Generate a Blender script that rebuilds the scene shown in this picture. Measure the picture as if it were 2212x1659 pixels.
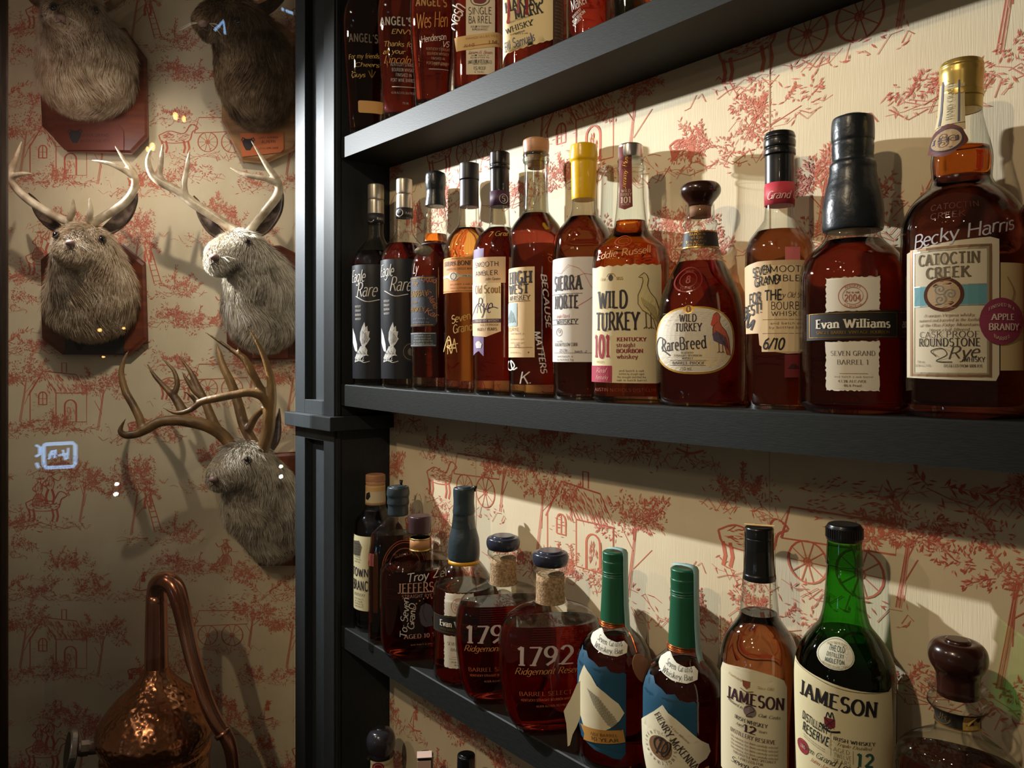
import bpy, bmesh, math, random
import numpy as np
from mathutils import Vector, Matrix, geometry
from mathutils.bvhtree import BVHTree

for o in list(bpy.data.objects):
    bpy.data.objects.remove(o)
SC = bpy.context.scene
COL = SC.collection

# ------------------------------------------------------------------ camera, world, lights
FPX = 1650.0                      # focal length in pixels of the 2212 wide frame
CX, HOR = 1106.0, 772.0
YAW = math.radians(49.6)
FW = Vector((-math.sin(YAW), math.cos(YAW), 0))     # viewing direction
RT = Vector((math.cos(YAW), math.sin(YAW), 0))
H = 1.5                           # eye height
def W(px, py, Z):
    return FW * Z + RT * ((px - CX) / FPX * Z) + Vector((0, 0, H + (HOR - py) / FPX * Z))

cam = bpy.data.cameras.new('camera'); camo = bpy.data.objects.new('camera', cam); COL.objects.link(camo)
camo.location = (0, 0, H); camo.rotation_euler = (math.pi / 2, 0, YAW)
cam.sensor_width = 36; cam.lens = FPX / 2212 * 36; cam.shift_y = -(829.5 - HOR) / 2212
cam.clip_start = .02
SC.camera = camo

wd = bpy.data.worlds.new('world'); SC.world = wd; wd.use_nodes = True
bg = wd.node_tree.nodes['Background']; bg.inputs[0].default_value = (1.0, .74, .5, 1); bg.inputs[1].default_value = .055

def lamp(name, kind, loc, target, power, color, size=.03, cone=None, blend=.3):
    l = bpy.data.lights.new(name, kind); l.energy = power; l.color = color
    if kind == 'SPOT':
        l.shadow_soft_size = size; l.spot_size = math.radians(cone); l.spot_blend = blend
    elif kind == 'AREA':
        l.shape = 'DISK'; l.size = size
    else:
        l.shadow_soft_size = size
    o = bpy.data.objects.new(name, l); COL.objects.link(o); o.location = loc
    d = Vector(target) - Vector(loc)
    o.rotation_euler = d.to_track_quat('-Z', 'Y').to_euler()
    return o
L1 = W(-70, 190, 1.50)
lamp('case_spot', 'SPOT', L1, W(1150, 1010, .90), 205, (.95, .98, 1.0), .010, 80, .6)
lamp('room_spot', 'SPOT', (-.35, -.70, H + .95), (-.85, .75, H - .12), 40, (1.0, .78, .52), .020, 56, .7)
lamp('room_spot', 'SPOT', (-1.45, -1.2, H + 1.25), (-1.05, .75, H + .0), 24, (1.0, .80, .60), .03, 46, .7)
lamp('deer_spot', 'SPOT', FW * .75 - RT * .42 + Vector((0, 0, H + 1.05)), W(310, 590, 1.7), 40, (1.0, .88, .72), .02, 37, .9)
for bx, by, bz in ((-.1, -1.0, .75), (-.9, -1.3, 1.85), (.35, -.7, .55), (-.55, -1.5, 1.95)):
    lamp('glint_light', 'POINT', (bx, by, H + bz), (0, 0, 0), 1.7, (1.0, .86, .68), .018)  # small point lights added to put sparkle dots on the bottles

SC.view_settings.view_transform = 'Standard'; SC.view_settings.look = 'None'
SC.view_settings.gamma = 1; SC.view_settings.use_curve_mapping = False
SC.view_settings.exposure = 0.0

# ------------------------------------------------------------------ helpers
def srgb(r, g, b):
    f = lambda c: (c / 255) / 12.92 if c / 255 <= .04045 else ((c / 255 + .055) / 1.055) ** 2.4
    return (f(r), f(g), f(b), 1)
MATS = {}
def mat(name, col, rough=.5, metal=0, spec=.5, noise=None, bump=None, trans=0, ior=1.45, coat=0, emit=0):
    if name in MATS: return MATS[name]
    m = bpy.data.materials.new(name); m.use_nodes = True
    nt = m.node_tree; b = nt.nodes['Principled BSDF']
    b.inputs['Base Color'].default_value = col; b.inputs['Roughness'].default_value = rough
    b.inputs['Metallic'].default_value = metal; b.inputs['Specular IOR Level'].default_value = spec
    b.inputs['Transmission Weight'].default_value = trans; b.inputs['IOR'].default_value = ior
    b.inputs['Coat Weight'].default_value = coat
    if emit:
        b.inputs['Emission Color'].default_value = col; b.inputs['Emission Strength'].default_value = emit
    if noise or bump:
        tc = nt.nodes.new('ShaderNodeTexCoord')
    if noise:      # (scale, other colour, stretch vector, contrast)
        sc, c2, st = noise[:3]
        mp = nt.nodes.new('ShaderNodeMapping'); mp.inputs['Scale'].default_value = st
        nt.links.new(tc.outputs['Object'], mp.inputs[0])
        n = nt.nodes.new('ShaderNodeTexNoise'); n.inputs['Scale'].default_value = sc; n.inputs['Detail'].default_value = 5
        nt.links.new(mp.outputs[0], n.inputs[0])
        r = nt.nodes.new('ShaderNodeMapRange'); r.inputs[1].default_value = .35; r.inputs[2].default_value = .65
        nt.links.new(n.outputs[0], r.inputs[0])
        mx = nt.nodes.new('ShaderNodeMix'); mx.data_type = 'RGBA'
        mx.inputs[6].default_value = col; mx.inputs[7].default_value = c2
        nt.links.new(r.outputs[0], mx.inputs[0]); nt.links.new(mx.outputs[2], b.inputs['Base Color'])
    if bump:       # (kind, scale, strength, distance, stretch)
        k, sc, stg, dist, st = bump
        mp = nt.nodes.new('ShaderNodeMapping'); mp.inputs['Scale'].default_value = st
        nt.links.new(tc.outputs['Object'], mp.inputs[0])
        if k == 'voronoi':
            n = nt.nodes.new('ShaderNodeTexVoronoi'); n.feature = 'SMOOTH_F1'; n.inputs['Scale'].default_value = sc
        else:
            n = nt.nodes.new('ShaderNodeTexNoise'); n.inputs['Scale'].default_value = sc; n.inputs['Detail'].default_value = 3
        nt.links.new(mp.outputs[0], n.inputs[0])
        bp = nt.nodes.new('ShaderNodeBump'); bp.inputs['Strength'].default_value = stg; bp.inputs['Distance'].default_value = dist
        nt.links.new(n.outputs[0], bp.inputs['Height']); nt.links.new(bp.outputs[0], b.inputs['Normal'])
    MATS[name] = m
    return m
def flat(c, rough=.6, metal=0):
    return mat('ink_%d_%d_%d_%d_%d' % (c[0], c[1], c[2], rough * 10, metal * 10), srgb(*c), rough, metal)
def thin_glass(name, tint=(1, 1, 1), rough=.0, boost=1.0, edge=0):
    if name in MATS: return MATS[name]
    m = bpy.data.materials.new(name); m.use_nodes = True; nt = m.node_tree; nt.nodes.clear()
    out = nt.nodes.new('ShaderNodeOutputMaterial'); mix = nt.nodes.new('ShaderNodeMixShader')
    t = nt.nodes.new('ShaderNodeBsdfTransparent'); t.inputs[0].default_value = (*tint, 1)
    g = nt.nodes.new('ShaderNodeBsdfGlossy'); g.inputs['Roughness'].default_value = rough
    lw = nt.nodes.new('ShaderNodeLayerWeight'); lw.inputs[0].default_value = .5
    pw = nt.nodes.new('ShaderNodeMath'); pw.operation = 'POWER'; pw.inputs[1].default_value = 4.5
    ma = nt.nodes.new('ShaderNodeMath'); ma.operation = 'MULTIPLY_ADD'; ma.inputs[1].default_value = min(.9, .75 * boost); ma.inputs[2].default_value = .045 * boost; ma.use_clamp = True
    nt.links.new(lw.outputs['Facing'], pw.inputs[0]); nt.links.new(pw.outputs[0], ma.inputs[0]); nt.links.new(ma.outputs[0], mix.inputs[0])
    if edge:
        p2 = nt.nodes.new('ShaderNodeMath'); p2.operation = 'POWER'; p2.inputs[1].default_value = 2.2
        mc = nt.nodes.new('ShaderNodeMix'); mc.data_type = 'RGBA'; mc.inputs[6].default_value = (*tint, 1); mc.inputs[7].default_value = (*[c * edge for c in tint], 1)
        nt.links.new(lw.outputs['Facing'], p2.inputs[0]); nt.links.new(p2.outputs[0], mc.inputs[0]); nt.links.new(mc.outputs[2], t.inputs[0])
    nt.links.new(t.outputs[0], mix.inputs[1]); nt.links.new(g.outputs[0], mix.inputs[2])
    nt.links.new(mix.outputs[0], out.inputs[0])
    MATS[name] = m
    return m
def props(o, label=None, cat=None, group=None, kind=None):
    if label: o['label'] = label
    if cat: o['category'] = cat
    if group: o['group'] = group
    if kind: o['kind'] = kind
    return o
def empty(name, loc, label, cat, group=None, kind=None):
    o = bpy.data.objects.new(name, None); COL.objects.link(o); o.location = loc; o.empty_display_size = .02
    return props(o, label, cat, group, kind)
def mesh_obj(name, verts, faces, mats, parent=None, smooth=False, matidx=None, world=False):
    """vertices in world coordinates when world=True, else local to the parent"""
    me = bpy.data.meshes.new(name)
    vs = [tuple(v) for v in verts]
    me.from_pydata(vs, [], [tuple(f) for f in faces])
    for m in (mats if isinstance(mats, (list, tuple)) else [mats]): me.materials.append(m)
    if matidx is not None: me.polygons.foreach_set('material_index', matidx)
    if smooth: me.polygons.foreach_set('use_smooth', [True] * len(me.polygons))
    me.update()
    o = bpy.data.objects.new(name, me); COL.objects.link(o)
    if parent:
        o.parent = parent
        if world:
            p = parent; M = Matrix.Identity(4)
            while p:
                M = p.matrix_basis @ M; p = p.parent
            me.transform(M.inverted())
    return o
def box_vf(x0, x1, y0, y1, z0, z1):
    v = [(x, y, z) for x in (x0, x1) for y in (y0, y1) for z in (z0, z1)]
    f = [(0, 1, 3, 2), (4, 6, 7, 5), (0, 4, 5, 1), (2, 3, 7, 6), (0, 2, 6, 4), (1, 5, 7, 3)]
    return v, f
def bevel(o, w=.001, seg=2):
    md = o.modifiers.new('bevel', 'BEVEL'); md.width = w; md.segments = seg; md.limit_method = 'ANGLE'
    return o
def boxes(name, lst, m, parent=None, bev=.001, world=False):
    V, Fc = [], []
    for b in lst:
        v, f = box_vf(*b); n = len(V); V += v; Fc += [tuple(i + n for i in q) for q in f]
    o = mesh_obj(name, V, Fc, m, parent, world=world)
    if bev: bevel(o, bev)
    return o
def catmull(pts, n=8):
    """smooth open curve through points (any dimension)"""
    P = [np.array(p, float) for p in pts]
    if len(P) < 3: return [P[0] + (P[-1] - P[0]) * i / n for i in range(n + 1)]
    P = [2 * P[0] - P[1]] + P + [2 * P[-1] - P[-2]]
    out = []
    for i in range(1, len(P) - 2):
        a, b, c, d = P[i - 1:i + 3]
        for k in range(n):
            t = k / n
            out.append(.5 * ((2 * b) + (-a + c) * t + (2 * a - 5 * b + 4 * c - d) * t * t + (-a + 3 * b - 3 * c + d) * t ** 3))
    out.append(P[-2]); return out
def tube_vf(pts, radii, seg=12, cap=True):
    P = [Vector(p[:3]) for p in pts]; V, Fc = [], []
    t = (P[1] - P[0]).normalized()
    u = t.orthogonal().normalized()
    for i, p in enumerate(P):
        tn = (P[min(i + 1, len(P) - 1)] - P[max(i - 1, 0)]).normalized()
        u = (u - tn * u.dot(tn)).normalized(); w = tn.cross(u)
        r = radii[i] if hasattr(radii, '__len__') else radii
        for k in range(seg):
            a = 2 * math.pi * k / seg
            V.append(p + (u * math.cos(a) + w * math.sin(a)) * r)
    for i in range(len(P) - 1):
        for k in range(seg):
            k2 = (k + 1) % seg
            Fc.append((i * seg + k, i * seg + k2, (i + 1) * seg + k2, (i + 1) * seg + k))
    if cap:
        Fc.append(tuple(range(seg))[::-1]); n = (len(P) - 1) * seg; Fc.append(tuple(range(n, n + seg)))
    return V, Fc
def join_vf(lst):
    V, Fc = [], []
    for v, f in lst:
        n = len(V); V += list(v); Fc += [tuple(i + n for i in q) for q in f]
    return V, Fc
def remesh(V, Fc, voxel, smooth_it=3):
    """one continuous surface from overlapping closed shells"""
    me = bpy.data.meshes.new('tmp'); me.from_pydata([tuple(v) for v in V], [], Fc); me.update()
    bm = bmesh.new(); bm.from_mesh(me); bmesh.ops.recalc_face_normals(bm, faces=bm.faces); bm.to_mesh(me); bm.free()
    o = bpy.data.objects.new('tmp', me); COL.objects.link(o)
    r = o.modifiers.new('r', 'REMESH'); r.mode = 'VOXEL'; r.voxel_size = voxel
    if smooth_it:
        s = o.modifiers.new('s', 'SMOOTH'); s.iterations = smooth_it; s.factor = .5
    dg = bpy.context.evaluated_depsgraph_get(); ev = o.evaluated_get(dg); m2 = ev.to_mesh()
    V2 = [tuple(v.co) for v in m2.vertices]; F2 = [tuple(p.vertices) for p in m2.polygons]
    ev.to_mesh_clear(); bpy.data.objects.remove(o); bpy.data.meshes.remove(me)
    return V2, F2
def ellipsoid_vf(c, rx, ry, rz, M=None, nu=20, nv=12):
    V, Fc = [], []
    for j in range(nv + 1):
        th = math.pi * j / nv
        for i in range(nu):
            ph = 2 * math.pi * i / nu
            p = Vector((rx * math.sin(th) * math.cos(ph), ry * math.sin(th) * math.sin(ph), rz * math.cos(th)))
            if M: p = M @ p
            V.append(Vector(c) + p)
    for j in range(nv):
        for i in range(nu):
            i2 = (i + 1) % nu
            Fc.append((j * nu + i, j * nu + i2, (j + 1) * nu + i2, (j + 1) * nu + i))
    return V, Fc

# ------------------------------------------------------------------ lettering engine (own stroke alphabet)
def arc(cx, cy, rx, ry, a0, a1, n=12):
    return [(cx + rx * math.cos(math.radians(a0 + (a1 - a0) * i / n)), cy + ry * math.sin(math.radians(a0 + (a1 - a0) * i / n))) for i in range(n + 1)]
xh = .64
G = {
'A': (.78, [[(.05, 0), (.39, 1)], [(.39, 1), (.73, 0)], [(.17, .34), (.61, .34)]]),
'B': (.66, [[(.12, 0), (.12, 1)], [(.12, 1)] + arc(.34, .76, .22, .24, 90, -90) + [(.12, .52)], [(.12, .52)] + arc(.36, .26, .26, .26, 90, -90) + [(.12, 0)]]),
'C': (.74, [arc(.42, .5, .34, .5, 45, 315)]),
'D': (.76, [[(.12, 0), (.12, 1)], [(.12, 1)] + arc(.32, .5, .38, .5, 90, -90) + [(.12, 0)]]),
'E': (.62, [[(.12, 0), (.12, 1)], [(.12, .98), (.56, .98)], [(.12, .52), (.46, .52)], [(.12, .02), (.58, .02)]]),
'F': (.58, [[(.12, 0), (.12, 1)], [(.12, .98), (.56, .98)], [(.12, .52), (.44, .52)]]),
'G': (.8, [arc(.42, .5, .34, .5, 45, 340), [(.72, 0.02), (.72, .45)], [(.5, .45), (.78, .45)]]),
'H': (.8, [[(.12, 0), (.12, 1)], [(.68, 0), (.68, 1)], [(.12, .52), (.68, .52)]]),
'I': (.32, [[(.16, 0), (.16, 1)]]),
'J': (.46, [[(.3, 1), (.3, .15)] + arc(.16, .1, .14, .12, 0, -150, 6)]),
'K': (.74, [[(.12, 0), (.12, 1)], [(.12, .42), (.62, 1)], [(.3, .58), (.68, 0)]]),
'L': (.6, [[(.12, 0), (.12, 1)], [(.12, .02), (.56, .02)]]),
'M': (.94, [[(.12, 0), (.14, 1)], [(.14, 1), (.47, .1)], [(.47, .1), (.8, 1)], [(.8, 1), (.82, 0)]]),
'N': (.82, [[(.12, 0), (.12, 1)], [(.12, 1), (.7, 0)], [(.7, 0), (.7, 1)]]),
'O': (.82, [arc(.41, .5, .35, .5, 0, 360, 20)]),
'P': (.62, [[(.12, 0), (.12, 1)], [(.12, 1)] + arc(.32, .74, .24, .26, 90, -90) + [(.12, .48)]]),
'Q': (.82, [arc(.41, .5, .35, .5, 0, 360, 20), [(.45, .25), (.78, -.15)]]),
'R': (.72, [[(.12, 0), (.12, 1)], [(.12, 1)] + arc(.32, .74, .24, .26, 90, -90) + [(.12, .48)], [(.34, .48), (.68, 0)]]),
'S': (.6, [arc(.3, .75, .22, .25, 35, 250) + arc(.3, .27, .24, .27, 90, -145)]),
'T': (.68, [[(.34, 0), (.34, 1)], [(.02, .98), (.66, .98)]]),
'U': (.78, [[(.12, 1), (.12, .3)] + arc(.39, .28, .27, .28, 180, 360) + [(.66, 1)]]),
'V': (.76, [[(.04, 1), (.38, 0)], [(.38, 0), (.72, 1)]]),
'W': (1.06, [[(.04, 1), (.3, 0)], [(.3, 0), (.53, .9)], [(.53, .9), (.76, 0)], [(.76, 0), (1.02, 1)]]),
'X': (.74, [[(.06, 1), (.68, 0)], [(.08, 0), (.66, 1)]]),
'Y': (.72, [[(.04, 1), (.36, .45)], [(.68, 1), (.36, .45)], [(.36, .45), (.36, 0)]]),
'Z': (.66, [[(.06, .98), (.6, .98)], [(.6, .98), (.06, .02)], [(.06, .02), (.62, .02)]]),
'a': (.54, [arc(.24, .5, .18, .14, 150, 0, 6) + [(.42, .12), (.5, 0)], arc(.24, .2, .18, .2, 60, 330, 10)]),
'b': (.56, [[(.1, 1), (.1, 0)], arc(.28, .32, .2, .32, 150, -150)]),
'c': (.5, [arc(.27, .32, .21, .32, 50, 310)]),
'd': (.58, [[(.46, 1), (.46, 0)], arc(.26, .32, .2, .32, 30, 330)]),
'e': (.52, [[(.07, .34), (.46, .34)] + arc(.27, .32, .2, .32, 10, 310)]),
'f': (.36, [arc(.3, .84, .14, .14, 60, 180, 6) + [(.16, 0)], [(.03, xh), (.32, xh)]]),
'g': (.56, [arc(.26, .34, .19, .3, 0, 360, 14), [(.45, xh), (.45, -.1)] + arc(.25, -.1, .2, .2, 0, -150, 8)]),
'h': (.58, [[(.1, 0), (.1, 1)], arc(.28, .4, .18, .24, 160, 0, 8) + [(.46, 0)]]),
'i': (.26, [[(.13, 0), (.13, xh)], [(.13, .84), (.13, .93)]]),
'j': (.26, [[(.15, xh), (.15, -.15), (.02, -.28)], [(.15, .84), (.15, .93)]]),
'k': (.54, [[(.1, 0), (.1, 1)], [(.1, .26), (.46, xh)], [(.24, .38), (.5, 0)]]),
'l': (.24, [[(.12, 0), (.12, 1)]]),
'm': (.88, [[(.1, 0), (.1, xh)], arc(.27, .4, .17, .24, 160, 0, 8) + [(.44, 0)], arc(.61, .4, .17, .24, 160, 0, 8) + [(.78, 0)]]),
'n': (.58, [[(.1, 0), (.1, xh)], arc(.28, .4, .18, .24, 160, 0, 8) + [(.46, 0)]]),
'o': (.54, [arc(.27, .32, .21, .32, 0, 360, 16)]),
'p': (.56, [[(.1, xh), (.1, -.3)], arc(.28, .32, .2, .32, 150, -150)]),
'q': (.56, [[(.46, xh), (.46, -.3)], arc(.26, .32, .2, .32, 30, 330)]),
'r': (.4, [[(.1, 0), (.1, xh)], arc(.3, .4, .2, .24, 170, 60, 6)]),
's': (.44, [arc(.22, .48, .15, .16, 35, 250, 8) + arc(.22, .17, .17, .17, 90, -145, 8)]),
't': (.36, [[(.15, .85), (.15, .12)] + arc(.26, .12, .1, .12, 180, 300, 5), [(.02, xh), (.32, xh)]]),
'u': (.58, [[(.1, xh), (.1, .25)] + arc(.27, .22, .17, .22, 180, 350, 8), [(.46, xh), (.46, 0)]]),
'v': (.52, [[(.04, xh), (.26, 0)], [(.26, 0), (.48, xh)]]),
'w': (.76, [[(.04, xh), (.22, 0)], [(.22, 0), (.38, .6)], [(.38, .6), (.54, 0)], [(.54, 0), (.72, xh)]]),
'x': (.5, [[(.04, xh), (.46, 0)], [(.04, 0), (.46, xh)]]),
'y': (.52, [[(.04, xh), (.27, 0)], [(.48, xh), (.18, -.28), (.04, -.28)]]),
'z': (.48, [[(.05, xh), (.43, xh), (.05, 0), (.45, 0)]]),
'0': (.62, [arc(.31, .5, .23, .5, 0, 360, 20)]), '1': (.4, [[(.22, 0), (.22, 1)], [(.22, 1), (.06, .86)]]),
'2': (.6, [arc(.29, .72, .22, .28, 160, -30, 10) + [(.06, .02)], [(.06, .03), (.55, .03)]]),
'3': (.58, [arc(.27, .76, .2, .24, 150, -80, 9), arc(.27, .27, .23, .27, 85, -150, 10)]),
'4': (.62, [[(.44, 0), (.44, 1)], [(.44, 1), (.04, .3)], [(.04, .3), (.6, .3)]]),
'5': (.58, [[(.5, .98), (.12, .98), (.1, .56)], arc(.28, .3, .23, .3, 120, -150, 10)]),
'6': (.6, [[(.48, .98), (.2, .75), (.09, .4)], arc(.31, .28, .22, .28, 0, 360, 16)]),
'7': (.56, [[(.05, .98), (.52, .98)], [(.52, .98), (.2, 0)]]),
'8': (.58, [arc(.29, .76, .18, .24, 0, 360, 14), arc(.29, .27, .22, .27, 0, 360, 14)]),
'9': (.6, [[(.12, .02), (.4, .25), (.51, .6)], arc(.29, .72, .22, .28, 0, 360, 16)]),
'.': (.2, [[(.1, 0), (.1, .08)]]), ',': (.2, [[(.12, .08), (.06, -.12)]]), "'": (.18, [[(.09, 1), (.09, .78)]]),
'!': (.24, [[(.12, 1), (.12, .28)], [(.12, 0), (.12, .08)]]), '-': (.4, [[(.06, .4), (.34, .4)]]),
'/': (.4, [[(.02, -.05), (.38, 1)]]), ':': (.2, [[(.1, .05), (.1, .13)], [(.1, .5), (.1, .58)]]),
'&': (.7, [[(.66, 0), (.2, .7)] + arc(.3, .82, .13, .17, 200, -20, 8) + [(.12, .35)] + arc(.28, .2, .18, .2, 160, 340, 8) + [(.62, .5)]]),
'%': (.8, [arc(.2, .75, .14, .2, 0, 360, 10), arc(.6, .25, .14, .2, 0, 360, 10), [(.6, 1), (.2, 0)]]),
'+': (.6, [[(.3, .2), (.3, .8)], [(.05, .5), (.55, .5)]]), '*': (.4, [[(.2, .4), (.2, .8)], [(.05, .5), (.35, .7)], [(.05, .7), (.35, .5)]]),
}
STY = {   # thin, thick, serif half width, slant, spacing
 'serif': (.07, .155, .13, 0, .08), 'bold': (.10, .21, .15, 0, .09), 'slab': (.12, .25, .2, 0, .14),
 'sans': (.09, .10, 0, 0, .10), 'heavy': (.17, .18, 0, 0, .14), 'light': (.055, .07, 0, 0, .08), 'thin': (.04, .10, .09, 0, .08),
 'script': (.05, .10, 0, .32, .0), 'hand': (.09, .10, 0, .18, -.02), 'marker': (.15, .16, 0, .15, .02), 'italic': (.05, .12, .08, .22, .04)}
def ribbon(pts, wfun):
    """flat stroke polygons for a polyline; wfun(dx,dy)->width"""
    q = []
    P = [Vector(p) for p in pts]
    n = len(P)
    L, R = [], []
    for i in range(n):
        d = (P[min(i + 1, n - 1)] - P[max(i - 1, 0)])
        if d.length < 1e-9: d = Vector((1, 0))
        d.normalize(); w = wfun(abs(d.x), abs(d.y)) * .5
        nn = Vector((-d.y, d.x)) * w
        L.append(P[i] + nn); R.append(P[i] - nn)
    for i in range(n - 1):
        q.append([R[i], R[i + 1], L[i + 1], L[i]])
    return q
def word(txt, sty, h, w=None, jit=0, rnd=None):
    """quads of a line of text centred at 0,0, cap height h, squeezed to width w"""
    thin, thick, sf, sl, sp = STY[sty]
    q = []; x = 0
    wf = lambda a, b: thin + (thick - thin) * b
    for ch in txt:
        if ch == ' ': x += .38; continue
        g = G.get(ch) or G.get(ch.upper()) or G['-']
        ends = {}
        for s in g[1]:
            for e in (s[0], s[-1]):
                k = (round(e[0], 2), round(e[1], 2)); ends[k] = ends.get(k, 0) + 1
        yo = (rnd.uniform(-jit, jit) if rnd else 0)
        polys = []
        for s in g[1]:
            polys += ribbon(s, wf)
            if sf and len(s) >= 2:
                for e, f in ((s[0], s[1]), (s[-1], s[-2])):
                    dx, dy = abs(e[0] - f[0]), abs(e[1] - f[1])
                    if (abs(e[1]) < .03 or abs(e[1] - 1) < .03 or abs(e[1] - xh) < .02) and dy > dx * 1.2 and dy > .1 and ends[(round(e[0], 2), round(e[1], 2))] == 1:
                        st = max(thin, .06); yy = e[1]; y0, y1 = (yy, yy + st) if yy < .1 else (yy - st, yy)
                        polys.append([Vector((e[0] - sf, y0)), Vector((e[0] + sf, y0)), Vector((e[0] + sf, y1)), Vector((e[0] - sf, y1))])
        for p in polys:
            q.append([Vector((v.x + x + sl * v.y, v.y + yo)) for v in p])
        x += g[0] + sp
    x = max(x - sp, .1)
    sx = (w / x) if w else h
    return [[Vector(((v.x - x / 2) * sx, (v.y - .5) * h)) for v in p] for p in q]

# ------------------------------------------------------------------ materials
M_wood = mat('painted_wood', srgb(34, 36, 35), .55, spec=.22, noise=(60, srgb(27, 30, 29), (1, 10, 10)), bump=('noise', 160, .25, .0006, (1, 6, 6)))
M_pil = mat('painted_pilaster', srgb(42, 46, 48), .52, spec=.25, noise=(60, srgb(37, 41, 43), (6, 6, 1)), bump=('noise', 300, .15, .0004, (6, 6, 1)))
M_brown = mat('brown_frame', srgb(46, 30, 22), .5, noise=(20, srgb(30, 20, 15), (8, 8, 1)))
M_print = mat('print_red', srgb(190, 92, 78), .75, noise=(14, srgb(206, 118, 86), (1, 1, 1)))
M_print2 = mat('print_pale', srgb(216, 158, 134), .75, noise=(14, srgb(208, 128, 110), (1, 1, 1)))
def wall_mat():
    m = mat('wallpaper', srgb(226, 212, 180), .62, spec=.35, noise=(9, srgb(216, 200, 166), (1, 1, 1)), bump=('noise', 60, .35, .0006, (14, 14, .6)))
    return m
M_wall = wall_mat()
M_glass = thin_glass('bottle_glass', (.95, .965, .95), .02, 1.3, .38)
M_glassg = thin_glass('green_glass', (.13, .50, .08), .02, 1.3, .3)
M_glassb = thin_glass('brown_glass', (.55, .30, .12), .02, 1.2, .4)
M_pane = thin_glass('window_glass', (.985, .985, .98), .0, .8)
def liquid(name, rgb, rough=.0):
    return mat('liquid_' + name, (*rgb, 1), rough, trans=1, ior=1.36)
LQ = {'dark': liquid('dark', (.34, .045, .024)), 'red': liquid('red', (.46, .055, .035)), 'amber': liquid('amber', (.80, .36, .09)),
      'orange': liquid('orange', (.86, .22, .025)), 'brown': liquid('brown', (.46, .15, .055)), 'deep': liquid('deep', (.16, .03, .018)),
      'green': liquid('green', (.02, .045, .01)), 'rose': liquid('rose', (.62, .2, .09))}

# ------------------------------------------------------------------ the room: two papered walls, pilaster, frame, plinth
YW, YS, YB = .757, .655, .702         # back wall, shelf front, bottle axis
XP = -1.245                           # pilaster's right side
ZD = 1.72                             # deer wall distance along the view
ZT = H + 1.25
XR = .55
jx = -(ZD - YW * FW.y) / -FW.x        # where the two walls meet
jx = (ZD - YW * FW.y) / FW.x
wb = boxes('wall_back', [(jx - .02, XR, YW, YW + .05, 0, ZT)], M_wall, bev=0)
props(wb, 'cream papered wall with red country scenes behind the bottle shelves', 'wall', kind='structure')
def deerframe(u, z, off=0):           # u = lateral coordinate on the wall, off = towards the viewer
    return FW * (ZD - off) + RT * u + Vector((0, 0, z))
ju = Vector((jx, YW, 0)).dot(RT)
dw = boxes('wall_left', [(-1.62, ju + .03, 0, .05, 0, ZT)], M_wall, bev=0)
dw.matrix_world = Matrix.Translation(FW * ZD) @ Matrix(((RT.x, FW.x, 0, 0), (RT.y, FW.y, 0, 0), (0, 0, 1, 0), (0, 0, 0, 1)))
props(dw, 'cream wall with red scenic wallpaper behind the antlered mounts', 'wall', kind='structure')
fl = boxes('floor', [(-3.2, 1.2, -2.0, 2.2, -.05, 0)], mat('floor_dark', srgb(48, 36, 28), .6, noise=(6, srgb(36, 27, 20), (1, 5, 1))), bev=0)
props(fl, 'dark floor below the display', 'floor', kind='structure')

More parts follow.
